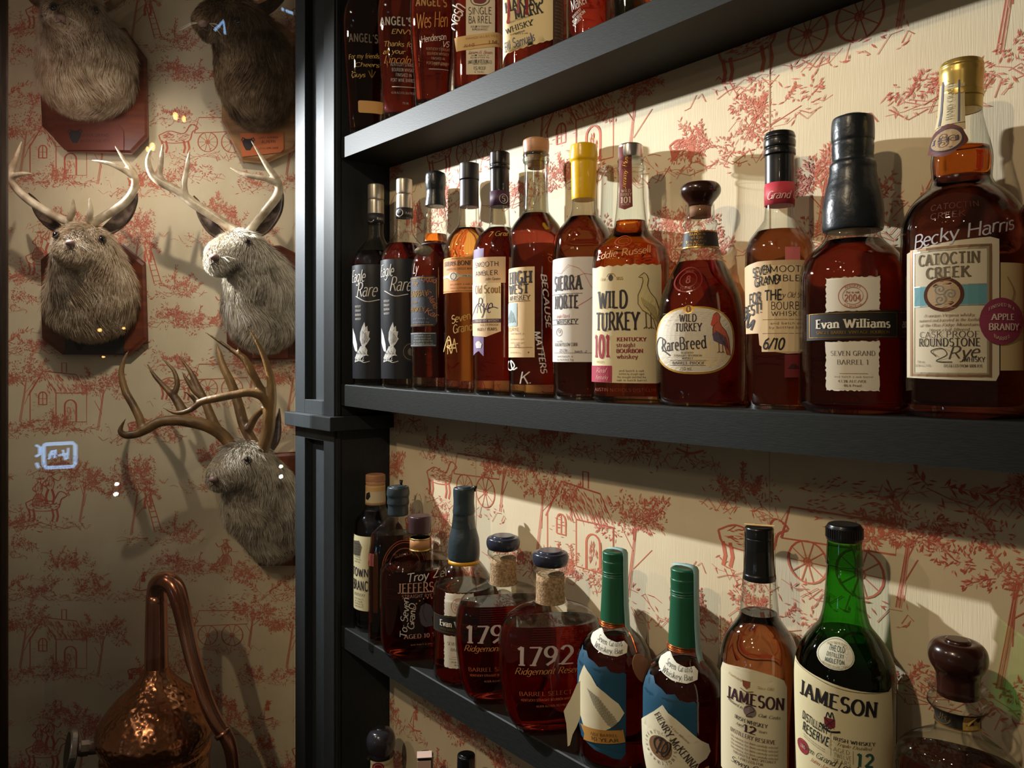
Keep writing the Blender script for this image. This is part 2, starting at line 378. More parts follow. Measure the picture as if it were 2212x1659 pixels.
# ---- printed toile scenes (flat print lying on the paper)
def toile(u0, u1, z0, z1, seed, ou, oz, TW=.60, TH=.555):
    rnd = random.Random(seed)
    polys, mi = [], []
    def dab(x, y, a, l, w, m=0):
        c, s = math.cos(a), math.sin(a)
        polys.append([(x, y), (x + c * l * .5 - s * w, y + s * l * .5 + c * w), (x + c * l, y + s * l), (x + c * l * .5 + s * w, y + s * l * .5 - c * w)]); mi.append(m)
    def line(pts, w=.0007, m=0):
        for q in ribbon([(p[0], p[1]) for p in pts], lambda a, b: w * (1 + .8 * b)):
            polys.append([(v.x, v.y) for v in q]); mi.append(m)
    def spray(x, y, a, l, m=0, n=8, lf=.008):
        px, py = x, y
        pts = [(x, y)]
        for i in range(n):
            a += rnd.uniform(-.3, .3); px += math.cos(a) * l / n; py += math.sin(a) * l / n
            pts.append((px, py))
            for sgn in (-1, 1):
                for _ in range(2): dab(px + rnd.gauss(0, .001), py + rnd.gauss(0, .001), a + sgn * rnd.uniform(.2, 1.3), lf * rnd.uniform(.5, 1.1), lf * rnd.uniform(.07, .16), 1 if rnd.random() < .45 else m)
        line(pts, .0005, m)
    def clump(x, y, r):          # one scalloped tuft of etched leaves, shaded on its lower right
        n = int(26 + r * 1500)
        for i in range(n):
            t = rnd.uniform(0, 6.28); q = r * math.sqrt(rnd.random())
            shade = .5 + .5 * (math.cos(t + .8) * q / r)
            if rnd.random() < .38 + .6 * shade:
                dab(x + q * math.cos(t), y + q * .8 * math.sin(t), t + rnd.uniform(-.9, .9), rnd.uniform(.003, .0075), rnd.uniform(.0005, .0011), 1 if rnd.random() < .55 - .4 * shade else 0)
    def bush(x, y, rx, ry, n=10):
        for i in range(n):
            a = math.pi * (.05 + .9 * rnd.random())
            spray(x + rnd.uniform(-.6, .6) * rx, y + rnd.uniform(0, .4) * ry, a, ry * rnd.uniform(.4, 1.0), n=7, lf=.007)
        for i in range(int(n * 1.2)):
            r = rnd.random() ** .6; t = rnd.uniform(0, 6.28)
            clump(x + rx * r * math.cos(t), y + ry * .4 + ry * .45 * r * math.sin(t), rnd.uniform(.008, .016))
    def tree(x, y, h):
        for k in range(4): line(catmull([(x + k * .0016, y), (x + k * .0013 + h * .05, y + h * .3), (x + h * .1 + k * .0008, y + h * .62)], 5), .0005, k % 2)
        for br in (.25, .4, .5): line(catmull([(x + h * .08, y + h * br), (x + h * (.08 + rnd.uniform(-.2, .25)), y + h * (br + .2))], 3), .0007)
        for i in range(16):
            a = rnd.uniform(-.4, 3.5); rr = h * .34 * rnd.random() ** .6
            px, py = x + h * .08 + rr * math.cos(a), y + h * .62 + rr * .75 * math.sin(a)
            clump(px, py, h * rnd.uniform(.07, .13))
            if i % 2: spray(px, py, a + rnd.uniform(-.5, .5), h * .17, n=6, lf=.008)
    def ground(x, y, w, n=26):
        for i in range(n):
            xx = x + rnd.uniform(-.5, .5) * w; l = rnd.uniform(.01, .045) * (1 - abs(xx - x) / w)
            line([(xx - l / 2, y + rnd.uniform(-.014, .006)), (xx, y + rnd.uniform(-.014, .006)), (xx + l / 2, y + rnd.uniform(-.014, .006))], .0006, rnd.randint(0, 1))
        for i in range(n * 2):
            dab(x + rnd.uniform(-.4, .4) * w, y + rnd.uniform(-.02, .012), rnd.uniform(-.3, 3.4), rnd.uniform(.004, .012), .0009, rnd.randint(0, 1))
    def blob(x, y, rx, ry, n, ang=0, m=0):
        for i in range(n):
            t = rnd.uniform(0, 6.28); r = math.sqrt(rnd.random())
            dab(x + rx * r * math.cos(t), y + ry * r * math.sin(t), ang + rnd.uniform(-.4, .4), rnd.uniform(.005, .012), .0008, m if rnd.random() < .7 else 1 - m)
    def figure(x, y, h, skirt=False, arm=1):
        line(arc(x, y + h * .9, h * .07, h * .085, 0, 360, 10)); blob(x, y + h * .95, h * .1, h * .03, 8, 0)
        line([(x - h * .15, y + h * .96), (x + h * .14, y + h * .94)], .001)
        line(catmull([(x - h * .05, y + h * .82), (x - h * .13, y + h * .65), (x - h * .08, y + h * .45)], 4), .0011)
        line(catmull([(x + h * .05, y + h * .82), (x + h * .13, y + h * .65), (x + h * .08, y + h * .45)], 4), .0011)
        blob(x, y + h * .63, h * .1, h * .17, 26, 1.4)
        line(catmull([(x + arm * h * .08, y + h * .78), (x + arm * h * .25, y + h * .7), (x + arm * h * .36, y + h * .84)], 4), .0014)
        line(catmull([(x - arm * h * .08, y + h * .76), (x - arm * h * .22, y + h * .6), (x - arm * h * .1, y + h * .5)], 4), .0014)
        if skirt:
            line(catmull([(x - h * .07, y + h * .45), (x - h * .2, y + h * .25), (x - h * .22, y)], 4), .0012)
            line(catmull([(x + h * .07, y + h * .45), (x + h * .2, y + h * .25), (x + h * .22, y)], 4), .0012)
            for k in range(9): line([(x + (k - 4) * h * .015, y + h * .44), (x + (k - 4) * h * .05, y + h * .01)], .0007, k % 2)
            blob(x, y + h * .2, h * .15, h * .18, 24, 1.5, 1)
        else:
            for s in (-1, 1):
                line(catmull([(x + s * h * .05, y + h * .45), (x + s * h * .12, y + h * .22), (x + s * h * .08, y)], 4), .003)
                line([(x + s * h * .08, y), (x + s * h * .16, y)], .002)
    def ladder(x, y, h, lean):
        for k in (0, 1): line([(x + k * .016, y), (x + k * .012 + lean, y + h)], .0013)
        for i in range(7):
            t = (i + .5) / 7; line([(x + lean * t, y + h * t), (x + .015 + lean * t, y + h * t + .002)], .0011)
    def house(x, y, s):
        line([(x, y), (x, y + .5 * s), (x + .22 * s, y + .85 * s), (x + .45 * s, y + .5 * s), (x + .45 * s, y)], .0014)
        line([(x - .03 * s, y + .46 * s), (x + .22 * s, y + .88 * s), (x + .8 * s, y + .82 * s), (x + 1.0 * s, y + .5 * s), (x + .45 * s, y + .5 * s)], .0016)
        line([(x + .45 * s, y), (x + .98 * s, y), (x + .98 * s, y + .5 * s)], .0012)
        for i in range(110):
            xx = x + rnd.uniform(.28, .95) * s; yy = y + rnd.uniform(.52, .84) * s
            dab(xx, yy, -1.0 + rnd.uniform(-.3, .3), .012, .0011, rnd.randint(0, 1))
        line([(x + .55 * s, y + .85 * s), (x + .55 * s, y + 1.02 * s), (x + .63 * s, y + 1.02 * s), (x + .63 * s, y + .85 * s)], .0014)
        line([(x + .15 * s, y + .3 * s), (x + .15 * s, y + .42 * s)] + arc(x + .22 * s, y + .44 * s, .07 * s, .08 * s, 180, 0, 8) + [(x + .29 * s, y + .3 * s), (x + .15 * s, y + .3 * s)], .0018)
        line([(x + .22 * s, y + .3 * s), (x + .22 * s, y + .52 * s)], .0012); line([(x + .15 * s, y + .4 * s), (x + .29 * s, y + .4 * s)], .0012)
        line([(x + .6 * s, y)] + arc(x + .7 * s, y + .28 * s, .1 * s, .1 * s, 180, 0, 8) + [(x + .8 * s, y)], .0022)
        blob(x + .7 * s, y + .14 * s, .07 * s, .13 * s, 30, 1.5)
        for i in range(26): dab(x + rnd.uniform(.02, .42) * s, y + rnd.uniform(0, .7) * s * .7, rnd.uniform(-.2, .2), .008, .0005, 1)
    def wheel(x, y, r):
        line(arc(x, y, r, r, 0, 360, 20), .0014)
        line(arc(x, y, r * .2, r * .2, 0, 360, 8), .0012)
        for k in range(10):
            a = k * .628; line([(x, y), (x + r * math.cos(a), y + r * math.sin(a))], .0007)
    def horse(x, y, s):
        line(catmull([(x, y + .5 * s), (x + .3 * s, y + .62 * s), (x + .7 * s, y + .55 * s), (x + .9 * s, y + .8 * s), (x + 1.1 * s, y + .7 * s), (x + .95 * s, y + .6 * s), (x + .85 * s, y + .35 * s), (x + .5 * s, y + .28 * s), (x + .1 * s, y + .32 * s), (x, y + .5 * s)], 5), .0016)
        blob(x + .45 * s, y + .45 * s, .38 * s, .12 * s, 70, .2)
        for a in (.08, .2, .7, .82): line([(x + a * s, y + .35 * s), (x + (a + .04) * s, y + .15 * s), (x + a * s, y)], .0026)
    def boat(x, y, s):
        line(catmull([(x - .5 * s, y + .1 * s), (x, y), (x + .5 * s, y + .12 * s)], 5), .0022)
        line([(x - .1 * s, y), (x - .05 * s, y + .8 * s), (x - .35 * s, y + .2 * s), (x + .02 * s, y + .15 * s)], .0011)
        figure(x + .12 * s, y + .02, .02); ground(x, y - .006, s * 2.2, 12)
    for ty in range(int((z0 - oz) / TH) - 1, int((z1 - oz) / TH) + 2):
        for tx in range(int((u0 - ou) / TW) - 1, int((u1 - ou) / TW) + 2):
            bx, by = ou + tx * TW, oz + ty * TH + (TH / 2 if tx % 2 and False else 0)
            if bx > u1 or bx + TW < u0 or by > z1 or by + TH < z0: continue
            rnd.seed(seed)
            # scene one: man on a ladder beside a tree
            ladder(bx + .09, by + .38, .085, -.022); figure(bx + .075, by + .43, .06, arm=-1)
            tree(bx + .035, by + .37, .17); ground(bx + .10, by + .365, .2); bush(bx + .14, by + .36, .05, .045, 6)
            # woman with a basket, thicket
            figure(bx + .25, by + .30, .062, True, -1); ground(bx + .24, by + .295, .22); bush(bx + .18, by + .28, .06, .05, 8); bush(bx + .30, by + .27, .05, .04, 6)
            # couple riding
            horse(bx + .40, by + .40, .085); figure(bx + .43, by + .435, .065, True); figure(bx + .455, by + .44, .075); ground(bx + .45, by + .395, .2)
            tree(bx + .52, by + .40, .14); bush(bx + .38, by + .385, .04, .05, 6)
            # cottage among trees
            house(bx + .41, by + .07, .13); tree(bx + .385, by + .07, .16); tree(bx + .56, by + .05, .15); bush(bx + .45, by + .05, .08, .04, 9); ground(bx + .48, by + .055, .26)
            # cart and horse
            wheel(bx + .21, by + .145, .022); wheel(bx + .265, by + .145, .024); horse(bx + .10, by + .12, .08)
            line([(bx + .18, by + .165), (bx + .30, by + .17), (bx + .30, by + .20), (bx + .19, by + .20), (bx + .18, by + .165)], .0016)
            blob(bx + .245, by + .21, .05, .03, 90, .2); ground(bx + .2, by + .115, .28); tree(bx + .30, by + .12, .11)
            # boat, dog, sprigs
            boat(bx + .06, by + .245, .04); horse(bx + .03, by + .045, .04); bush(bx + .10, by + .035, .06, .05, 8); ground(bx + .07, by + .035, .2)
            boat(bx + .34, by + .51, .035); bush(bx + .25, by + .49, .055, .05, 8); ground(bx + .24, by + .485, .22); tree(bx + .22, by + .49, .09)
            for (qx, qy, qw, qh, qn) in ((.04, .50, .05, .05, 7), (.36, .335, .06, .035, 6), (.50, .285, .06, .05, 8), (.56, .24, .05, .04, 6), (.17, .075, .05, .03, 5), (.33, .05, .05, .03, 5), (.43, .24, .05, .03, 6), (.13, .20, .04, .03, 5), (.33, .44, .04, .03, 5), (.48, .52, .06, .03, 6), (.12, .30, .05, .035, 6)):
                bush(bx + qx, by + qy, qw, qh, qn); ground(bx + qx, by + qy - .006, qw * 3, 14)
            spray(bx + .34, by + .24, .3, .07, n=9, lf=.012); spray(bx + .33, by + .24, 2.6, .07, n=9, lf=.012); ground(bx + .34, by + .235, .12, 12)
    P = np.array(polys)
    c = P.mean(axis=1); ok = (P[:, :, 0].min(axis=1) > u0) & (P[:, :, 0].max(axis=1) < u1) & (c[:, 1] > z0) & (c[:, 1] < z1)
    return P[ok], np.array(mi)[ok]
def print_on(name, parent, P, mi, f3):
    V = [f3(u, z, .0001 + (i * 7919 % 997) * 6e-7) for i, q in enumerate(P) for (u, z) in q]
    Fc = [(4 * i, 4 * i + 1, 4 * i + 2, 4 * i + 3) for i in range(len(P))]
    o = mesh_obj(name, V, Fc, [M_print, M_print2], parent, matidx=list(mi), world=True)
    o['kind'] = 'stuff'
    return o
P_, m_ = toile(XP - .02, .40, H - 1.0, H + .75, 5, -.62 - 1.2, H - .36 - .555)
print_on('printed_scenes', wb, P_, m_, lambda u, z, e: (u, YW - e, z))
P_, m_ = toile(-1.6, ju - .01, H - 1.05, H + .95, 7, -.82 - .075 - .60, H - .265 - .555 + .05)
print_on('printed_scenes', dw, P_, m_, lambda u, z, e: deerframe(u, z, e))
for sx in (-.98, -.455, .07):         # paper strip seams
    s = boxes('paper_seam', [(sx, sx + .0012, YW - .0006, YW + .001, 0, ZT)], mat('seam', srgb(200, 186, 158), .7), wb, 0)

# ---- pilaster with its recessed panels and cap ledge
pil = empty('trim_1', (XP - .08, .70, 0), 'black painted pilaster with recessed panels and a ledge between mounts and shelves', 'pilaster', kind='structure')
PX0, PX1, PY0, PY1 = -1.405, XP, .642, .80
zc0, zc1 = H - .131, H - .1056
def shaft(z0, z1, sx, rz0, rz1, nm):
    x0, x1, y0 = PX0 - sx, PX1, PY0
    a, b = x0 + .042, x1 - .040       # recess
    boxes(nm, [(x0, x1, y0 + .016, PY1, z0, z1), (x0, a, y0, y0 + .0165, z0, z1), (b, x1, y0, y0 + .0165, z0, z1),
               (a - .0005, b + .0005, y0 + .0002, y0 + .0165, z0, rz0), (a - .0005, b + .0005, y0 + .0002, y0 + .0165, rz1, z1)], M_pil, pil, .0008, world=True)
    boxes('corner_bead', [(x1 - .001, x1 + .003, y0 + .004, y0 + .012, z0, z1)], M_pil, pil, .0012, world=True)
shaft(zc1, ZT - .1, 0, zc1 + .026, ZT - .3, 'upper_shaft')
shaft(.0, zc0, 0, .25, zc0 - .022, 'lower_shaft')
boxes('cap_ledge', [(PX0 - .0155, PX1 + .0155, PY0 - .0155, PY1 - .003, zc0, zc1)], M_pil, pil, .0014, world=True)

# ---- wooden jamb, plinth and glass in front of the mounts
V, Fc = box_vf(-.96 - .06, -.9295, -.012, .012, 0, ZT - .001)
jb = mesh_obj('trim_2', [FW * 1.40 + RT * x + FW * y + Vector((0, 0, z)) for x, y, z in V], Fc, M_brown); bevel(jb, .003)
props(jb, 'dark brown wooden jamb at the far left edge of the glass', 'jamb', kind='structure')
V, Fc = box_vf(-.925, -.515, -.03, .315, 0, H - .93)
pl = mesh_obj('plinth', [FW * 1.40 + RT * x + FW * y + Vector((0, 0, z)) for x, y, z in V], Fc, M_pil); bevel(pl, .003)
props(pl, 'dark painted plinth under the copper still', 'plinth', kind='structure')
V, Fc = box_vf(-.9285, -.402, -.0025, .0025, H - .9297, ZT - .002)
gp = mesh_obj('window_1', [FW * 1.405 + RT * x + FW * y + Vector((0, 0, z)) for x, y, z in V], Fc, M_pane)
props(gp, 'clear glass pane with reflections in front of the mounts and copper still', 'glass', kind='structure')

# ---- the shelves
def sag(x):
    t = (x - XP) / 1.08
    return -.028 * t * (1 - t) if 0 < t < 1 else 0
def shelf(ztop, label):
    V, Fc = [], []
    n = 40; x0, x1 = XP + .0005, .45; th = .0378
    for i in range(n + 1):
        x = x0 + (x1 - x0) * i / n; s = sag(x) * .75
        for (y, z) in ((YS, ztop - th), (YW - .0008, ztop - th), (YW - .0008, ztop), (YS + .0015, ztop), (YS, ztop - .0015)):
            V.append((x, y, z + s))
    for i in range(n):
        for k in range(5):
            k2 = (k + 1) % 5; Fc.append((i * 5 + k, i * 5 + k2, (i + 1) * 5 + k2, (i + 1) * 5 + k))
    Fc.append((4, 3, 2, 1, 0)); m = n * 5; Fc.append((m, m + 1, m + 2, m + 3, m + 4))
    o = mesh_obj('wall_shelf', V, Fc, M_wood)
    return props(o, label, 'shelf')
SH = {1: H + .3947, 2: H - .048, 3: H - .481, 4: H - .914}
shelf(SH[1], 'black wooden shelf at the top of the picture, seen from below')
shelf(SH[2], 'black wooden shelf at eye level carrying the long middle row of bottles')
shelf(SH[3], 'black wooden shelf slanting across the lower right under the green capped bottles')
shelf(SH[4], 'black wooden shelf below the picture that holds the bottles at the bottom edge')
for k in SH: pass
def shelf_z(k, x): return SH[k] + sag(x) * .75

# ------------------------------------------------------------------ bottle engine
def se(t, a, d, n):
    c, s = math.cos(t), math.sin(t)
    e = 2 / n
    return (a * math.copysign(abs(s) ** e, s), -a * d * math.copysign(abs(c) ** e, c))
class Bottle:
    def __init__(self, name, label, cx, shelf, prof, Y=YB, rot=0, liq=None, level=None, lb=9, glass=M_glass, group=None, cat='bottle', n=2, d=1, sub=6, lq_in=.0016, seg=48):
        self.cx = cx; self.n0, self.d0 = n, d
        u = (cx - CX) / FPX
        self.Z = Y / (FW.y + RT.y * u); self.x = self.Z * (FW.x + RT.x * u); self.y = Y
        self.k = self.Z / FPX; self.base = shelf_z(shelf, self.x) + .0004
        self.root = empty(name, (self.x, self.y, self.base), label, cat, group)
        self.root.rotation_euler = (0, 0, math.atan2(-self.x, self.y) + math.radians(rot))
        P = []
        for i, p in enumerate(prof):
            z = self.zz(p[0]) if i else 0
            P.append((z, p[1] * self.k, p[2] if len(p) > 2 else d, p[3] if len(p) > 3 else n))
        r0 = P[0][1]; dd = P[0][2]; nn = P[0][3]
        P = [(0, r0 * .90, dd, nn), (.0008, r0 * .955, dd, nn), (.0035, r0, dd, nn), (.0035, r0, dd, nn)] + P[1:]
        self.P = [tuple(q) for q in catmull(P, sub)]
        self.hwmax = max(p[1] for p in prof)
        if glass: self.solid('glass_body' , self.P, glass, seg, top=False)
        if liq:
            zl = self.zz(level); z0 = lb * self.k
            Q = []
            for z, a, dq, nq in self.P:
                if z0 < z < zl: Q.append((z, max(a - lq_in, .001), dq, nq))
            a0 = self.at(z0); a1 = self.at(zl)
            Q = [(z0, max(a0[0] - lq_in, .001) * .95, a0[1], a0[2]), (z0 + .002, max(a0[0] - lq_in, .001), a0[1], a0[2])] + [q for q in Q if q[0] > z0 + .002] + [(zl, max(a1[0] - lq_in, .001), a1[1], a1[2])]
            self.solid('liquid', Q, LQ[liq], seg)
    def zz(self, y): return (HOR - y) / FPX * self.Z + H - self.base
    def at(self, z):
        P = self.P
        if z <= P[0][0]: return P[0][1:]
        for p, q in zip(P, P[1:]):
            if p[0] <= z <= q[0] and q[0] > p[0]:
                t = (z - p[0]) / (q[0] - p[0]); return tuple(p[i] + (q[i] - p[i]) * t for i in (1, 2, 3))
        return P[-1][1:]
    def solid(self, name, Q, m, seg=32, top=True, parent=None, smooth=True):
        V, Fc = [], []
        for z, a, d, n in Q:
            for k in range(seg):
                x, y = se(2 * math.pi * k / seg + .0001, max(a, .0002), d, max(n, 1.2)); V.append((x, y, z))
        for i in range(len(Q) - 1):
            for k in range(seg):
                k2 = (k + 1) % seg; Fc.append((i * seg + k, i * seg + k2, (i + 1) * seg + k2, (i + 1) * seg + k))
        Fc.append(tuple(range(seg))[::-1])
        if top: Fc.append(tuple(range((len(Q) - 1) * seg, len(Q) * seg)))
        o = mesh_obj(name, V, Fc, m, parent or self.root)
        o.data.polygons.foreach_set('use_smooth', [len(p.vertices) < 5 for p in o.data.polygons])
        return o
    def ring(self, name, prof, m, d=1, n=2, seg=32, sub=4, label=None, rnd=True, off=0, flutes=0):
        """closed turned piece between two heights; prof bottom to top in pixels"""
        P = [(self.zz(p[0]), p[1] * self.k + off, d, n) for p in prof]
        if rnd:
            z, a = P[-1][0], P[-1][1]; e = min(.0022, a * .3)
            P[-1] = (z - e, a, d, n); P += [(z - e, a, d, n), (z - e * .35, a - e * .3, d, n), (z, a - e, d, n), (z, a - e, d, n)]
            P = [(P[0][0], P[0][1] * .96, d, n)] + [(P[0][0] + .0004, P[0][1], d, n)] + P[1:]
        Q = [tuple(q) for q in catmull(P, sub)] if len(P) > 2 else P
        o = self.solid(name, Q, m, seg)
        if label: o['label'] = label
        return o
    def pad(self, prof_idx=None): pass

class Label:
    def __init__(self, b, y0, y1, name='label', paper=None, label=None, off=.0003, flatw=None):
        """sheet following the glass between image heights y0 (top) and y1 (bottom)"""
        self.b = b; self.name = name; self.label = label; self.off = off
        ym = (y0 + y1) / 2
        a, d, n = b.at(b.zz(ym)); self.a, self.d, self.n = a, d, n
        self.kf = (b.Z - a * d * .8) / FPX
        ts = np.linspace(-math.pi, math.pi, 721)
        xy = np.array([se(t, a, d, n) for t in ts])
        ds = np.hypot(*np.diff(xy, axis=0).T); s = np.concatenate([[0], np.cumsum(ds)]); s -= s[360]
        self.ts, self.ss, self.xs = ts, s, xy[:, 0]
        self.items = []; self.mats = []; self.paper = paper
    def S(self, x):
        xm = (x - self.b.cx) * self.kf; c = slice(180, 541)
        e = self.a * .985
        if xm > e: return float(np.interp(e, self.xs[c], self.ss[c])) + (xm - e)
        if xm < -e: return float(np.interp(-e, self.xs[c], self.ss[c])) + (xm + e)
        return float(np.interp(xm, self.xs[c], self.ss[c]))
    def Zy(self, y): return (HOR - y) * self.kf + H - self.b.base
    def mi(self, m):
        if isinstance(m, tuple): m = flat(m[:3], *m[3:])
        if m not in self.mats: self.mats.append(m)
        return self.mats.index(m)
    def poly(self, pts, m, layer=1, img=True):
        p = [(self.S(x), self.Zy(y)) for x, y in pts] if img else pts
        self.items.append((p, self.mi(m), layer)); return self
    def rect(self, x0, y0, x1, y1, m, layer=0, rough=0, r=0, seed=1):
        rn = random.Random(seed); pts = []
        if rough:
            n = 24
            for i in range(n): pts.append((x0 + (x1 - x0) * i / n, y0 + rn.uniform(0, rough)))
            for i in range(n): pts.append((x1 - rn.uniform(0, rough), y0 + (y1 - y0) * i / n))
            for i in range(n): pts.append((x1 + (x0 - x1) * i / n, y1 - rn.uniform(0, rough)))
            for i in range(n): pts.append((x0 + rn.uniform(0, rough), y1 + (y0 - y1) * i / n))
        elif r:
            for cx, cy, a in ((x1 - r, y0 + r, -90), (x1 - r, y1 - r, 0), (x0 + r, y1 - r, 90), (x0 + r, y0 + r, 180)):
                pts += arc(cx, cy, r, r, a, a + 90, 5)
        else: pts = [(x0, y0), (x1, y0), (x1, y1), (x0, y1)]
        return self.poly(pts, m, layer)
    def ell(self, cx, cy, rx, ry, m, layer=1, n=28):
        return self.poly(arc(cx, cy, rx, ry, 0, 360 - 360 / n, n - 1), m, layer)
    def frame(self, x0, y0, x1, y1, w, m, layer=1):
        for r in ((x0, y0, x1, y0 + w), (x0, y1 - w, x1, y1), (x0, y0, x0 + w, y1), (x1 - w, y0, x1, y1)): self.rect(*r, m, layer)
        return self
    def ringl(self, cx, cy, rx, ry, w, m, layer=1):
        q = ribbon(arc(cx, cy, rx, ry, 0, 360, 32), lambda a, b: w)
        for p in q: self.poly([(v.x, v.y) for v in p], m, layer)
        return self
    def stroke(self, pts, w, m, layer=2, smooth=True):
        if smooth: pts = [tuple(p) for p in catmull(pts, 6)]
        for p in ribbon(pts, lambda a, b: w): self.poly([(v.x, v.y) for v in p], m, layer)
        return self
    def text(self, t, xc, yc, h, m, sty='serif', w=None, ang=0, layer=2, arch=0, seed=3):
        """centre xc,yc in image pixels; h cap height px; w width px"""
        k = self.kf; s0, z0 = self.S(xc), self.Zy(yc)
        rn = random.Random(seed)
        ca, sa = math.cos(math.radians(ang)), math.sin(math.radians(ang)); mi = self.mi(m)
        for q in word(t, sty, h * k, w * k if w else None, .06 if sty in ('hand', 'marker') else 0, rn):
            pts = []
            for v in q:
                x, y = v.x, v.y
                if arch: y += -arch * (x / (w * k * .5)) ** 2 * k
                pts.append((s0 + x * ca - y * sa, z0 + x * sa + y * ca))
            self.items.append((pts, mi, layer))
        return self
    def lines(self, x0, x1, y0, y1, n, m, h=None, sty='sans', seed=1, layer=2):
        """rows of tiny print"""
        rn = random.Random(seed); st = (y1 - y0) / n; h = h or st * .55
        words = 'the of a barrel and whiskey aged in oak casks proof bourbon straight distilled bottled by hand small batch'.split()
        for i in range(n):
            t = ' '.join(rn.choice(words) for _ in range(max(2, int((x1 - x0) / (h * 3.6)))))
            ww = (x1 - x0) * rn.uniform(.8, 1); self.text(t, (x0 + x1) / 2, y0 + st * (i + .5), h, m, sty, ww, layer=layer)
        return self
    def build(self):
        lim = math.sqrt(8 * self.a * .00022) if self.n < 3 else .006
        def at3(s, z, off):
            t = float(np.interp(s, self.ss, self.ts)); a, d, n = self.b.at(z)
            x, y = se(t, a, d, n); x2, y2 = se(t + .01, a, d, n); x1, y1 = se(t - .01, a, d, n)
            nx, ny = (y2 - y1), -(x2 - x1); l = math.hypot(nx, ny) or 1; nx, ny = nx / l, ny / l
            if nx * x + ny * y < 0: nx, ny = -nx, -ny
            return (x + nx * off, y + ny * off, z)
        groups = {}
        for p, mi, layer in self.items:
            tris = []
            if len(p) == 4 and layer >= 2: tris = [(p[0], p[1], p[2]), (p[0], p[2], p[3])]
            elif len(p) == 3: tris = [tuple(p)]
            else:
                for t in geometry.tessellate_polygon([[Vector((a, b, 0)) for a, b in p]]): tris.append(tuple(tuple(p[i]) for i in t))
            st = list(tris); out = []
            while st:
                t = st.pop(); e = [abs(t[i][0] - t[(i + 1) % 3][0]) for i in range(3)]
                ez = [abs(t[i][1] - t[(i + 1) % 3][1]) for i in range(3)]
                g = [max(e[i] / lim, ez[i] / .012) for i in range(3)]
                i = g.index(max(g))
                if g[i] > 1:
                    a, b, c = t[i], t[(i + 1) % 3], t[(i + 2) % 3]; m = ((a[0] + b[0]) / 2, (a[1] + b[1]) / 2)
                    st += [(a, m, c), (m, b, c)]
                else: out.append(t)
            groups.setdefault(0 if layer == 0 else 1, []).append((out, mi, layer))
        par = self.b.root; made = None
        for g in (0, 1):
            if g not in groups: continue
            V, Fc, MI = [], [], []
            for tris, mi, layer in groups[g]:
                off = self.off + (.00022 + .00012 * layer if layer else 0)
                for t in tris:
                    n = len(V); V += [at3(p[0], p[1], off) for p in t]
                    # face outward
                    a, b, c = V[n:n + 3]
                    cr = (b[0] - a[0]) * (c[1] - a[1]) - (b[1] - a[1]) * (c[0] - a[0])
                    ar = (t[1][0] - t[0][0]) * (t[2][1] - t[0][1]) - (t[1][1] - t[0][1]) * (t[2][0] - t[0][0])
                    Fc.append((n, n + 1, n + 2) if ar > 0 else (n, n + 2, n + 1)); MI.append(mi)
            nm = self.name if g == 0 else ('lettering')
            o = mesh_obj(nm, V, Fc, self.mats, made or par, matidx=MI)
            if g == 0:
                bm = bmesh.new(); bm.from_mesh(o.data); bmesh.ops.remove_doubles(bm, verts=bm.verts, dist=1e-6); bm.to_mesh(o.data); bm.free()
                o.data.polygons.foreach_set('use_smooth', [True] * len(o.data.polygons))
                made = o
                if self.label: o['label'] = self.label
        return made

# colours
INK = (34, 28, 30); CREAM = (226, 212, 176); WHITE = (226, 222, 208); GOLD = (176, 134, 62, .35, .8); SILV = (190, 188, 182, .35, .5)
PENW = (214, 208, 196); PENG = (196, 160, 84); RED = (150, 36, 44); TAN = (196, 158, 100); NAVY = (34, 36, 48)
K = mat
M_silver = K('cap_silver', srgb(176, 170, 156), .32, .75, bump=('noise', 400, .1, .0003, (1, 1, 1)))
M_steel = K('cap_steel', srgb(196, 194, 190), .25, .9)
M_black = K('cap_black', srgb(20, 21, 23), .28, coat=.3)
M_dark = K('cap_dark', srgb(34, 31, 34), .45)
M_wax = K('wax_black', srgb(26, 32, 37), .33, bump=('noise', 70, .5, .002, (1, 1, 1)))
M_waxg = K('wax_grey', srgb(46, 58, 64), .36, bump=('noise', 60, .5, .002, (1, 1, 1)))
M_yel = K('wax_yellow', srgb(226, 180, 20), .28, bump=('noise', 60, .3, .002, (1, 1, 1)))
M_cork = K('cork_wood', srgb(190, 142, 106), .4, noise=(30, srgb(172, 122, 88), (1, 1, 4)))
M_corkb = K('cork_inner', srgb(140, 98, 66), .7)
M_brownc = K('cap_brown', srgb(58, 30, 22), .22, noise=(8, srgb(36, 18, 14), (1, 1, 1)), coat=.5)
M_gold = K('cap_gold', srgb(206, 176, 96), .3, .7)
M_green = K('cap_green', srgb(30, 84, 58), .38)
M_burl = K('burlap', srgb(180, 150, 112), .85, bump=('noise', 500, .8, .001, (1, 1, 1)), noise=(300, srgb(120, 96, 66), (1, 1, 1)))
M_copper = K('copper_wire', srgb(200, 104, 52), .25, .9)
M_tanp = K('paper_tan', srgb(206, 168, 112), .6)
M_strip = K('paper_teal', srgb(140, 178, 176), .6)

def B(name, label, cx, sh, prof, **k): return Bottle(name, label, cx, sh, prof, **k)
G2 = 'whiskey bottles on the middle shelf'; G3 = 'whiskey bottles on the slanting lower shelf'; G1 = 'whiskey bottles on the top shelf'; G4 = 'bottles on the lowest shelf'

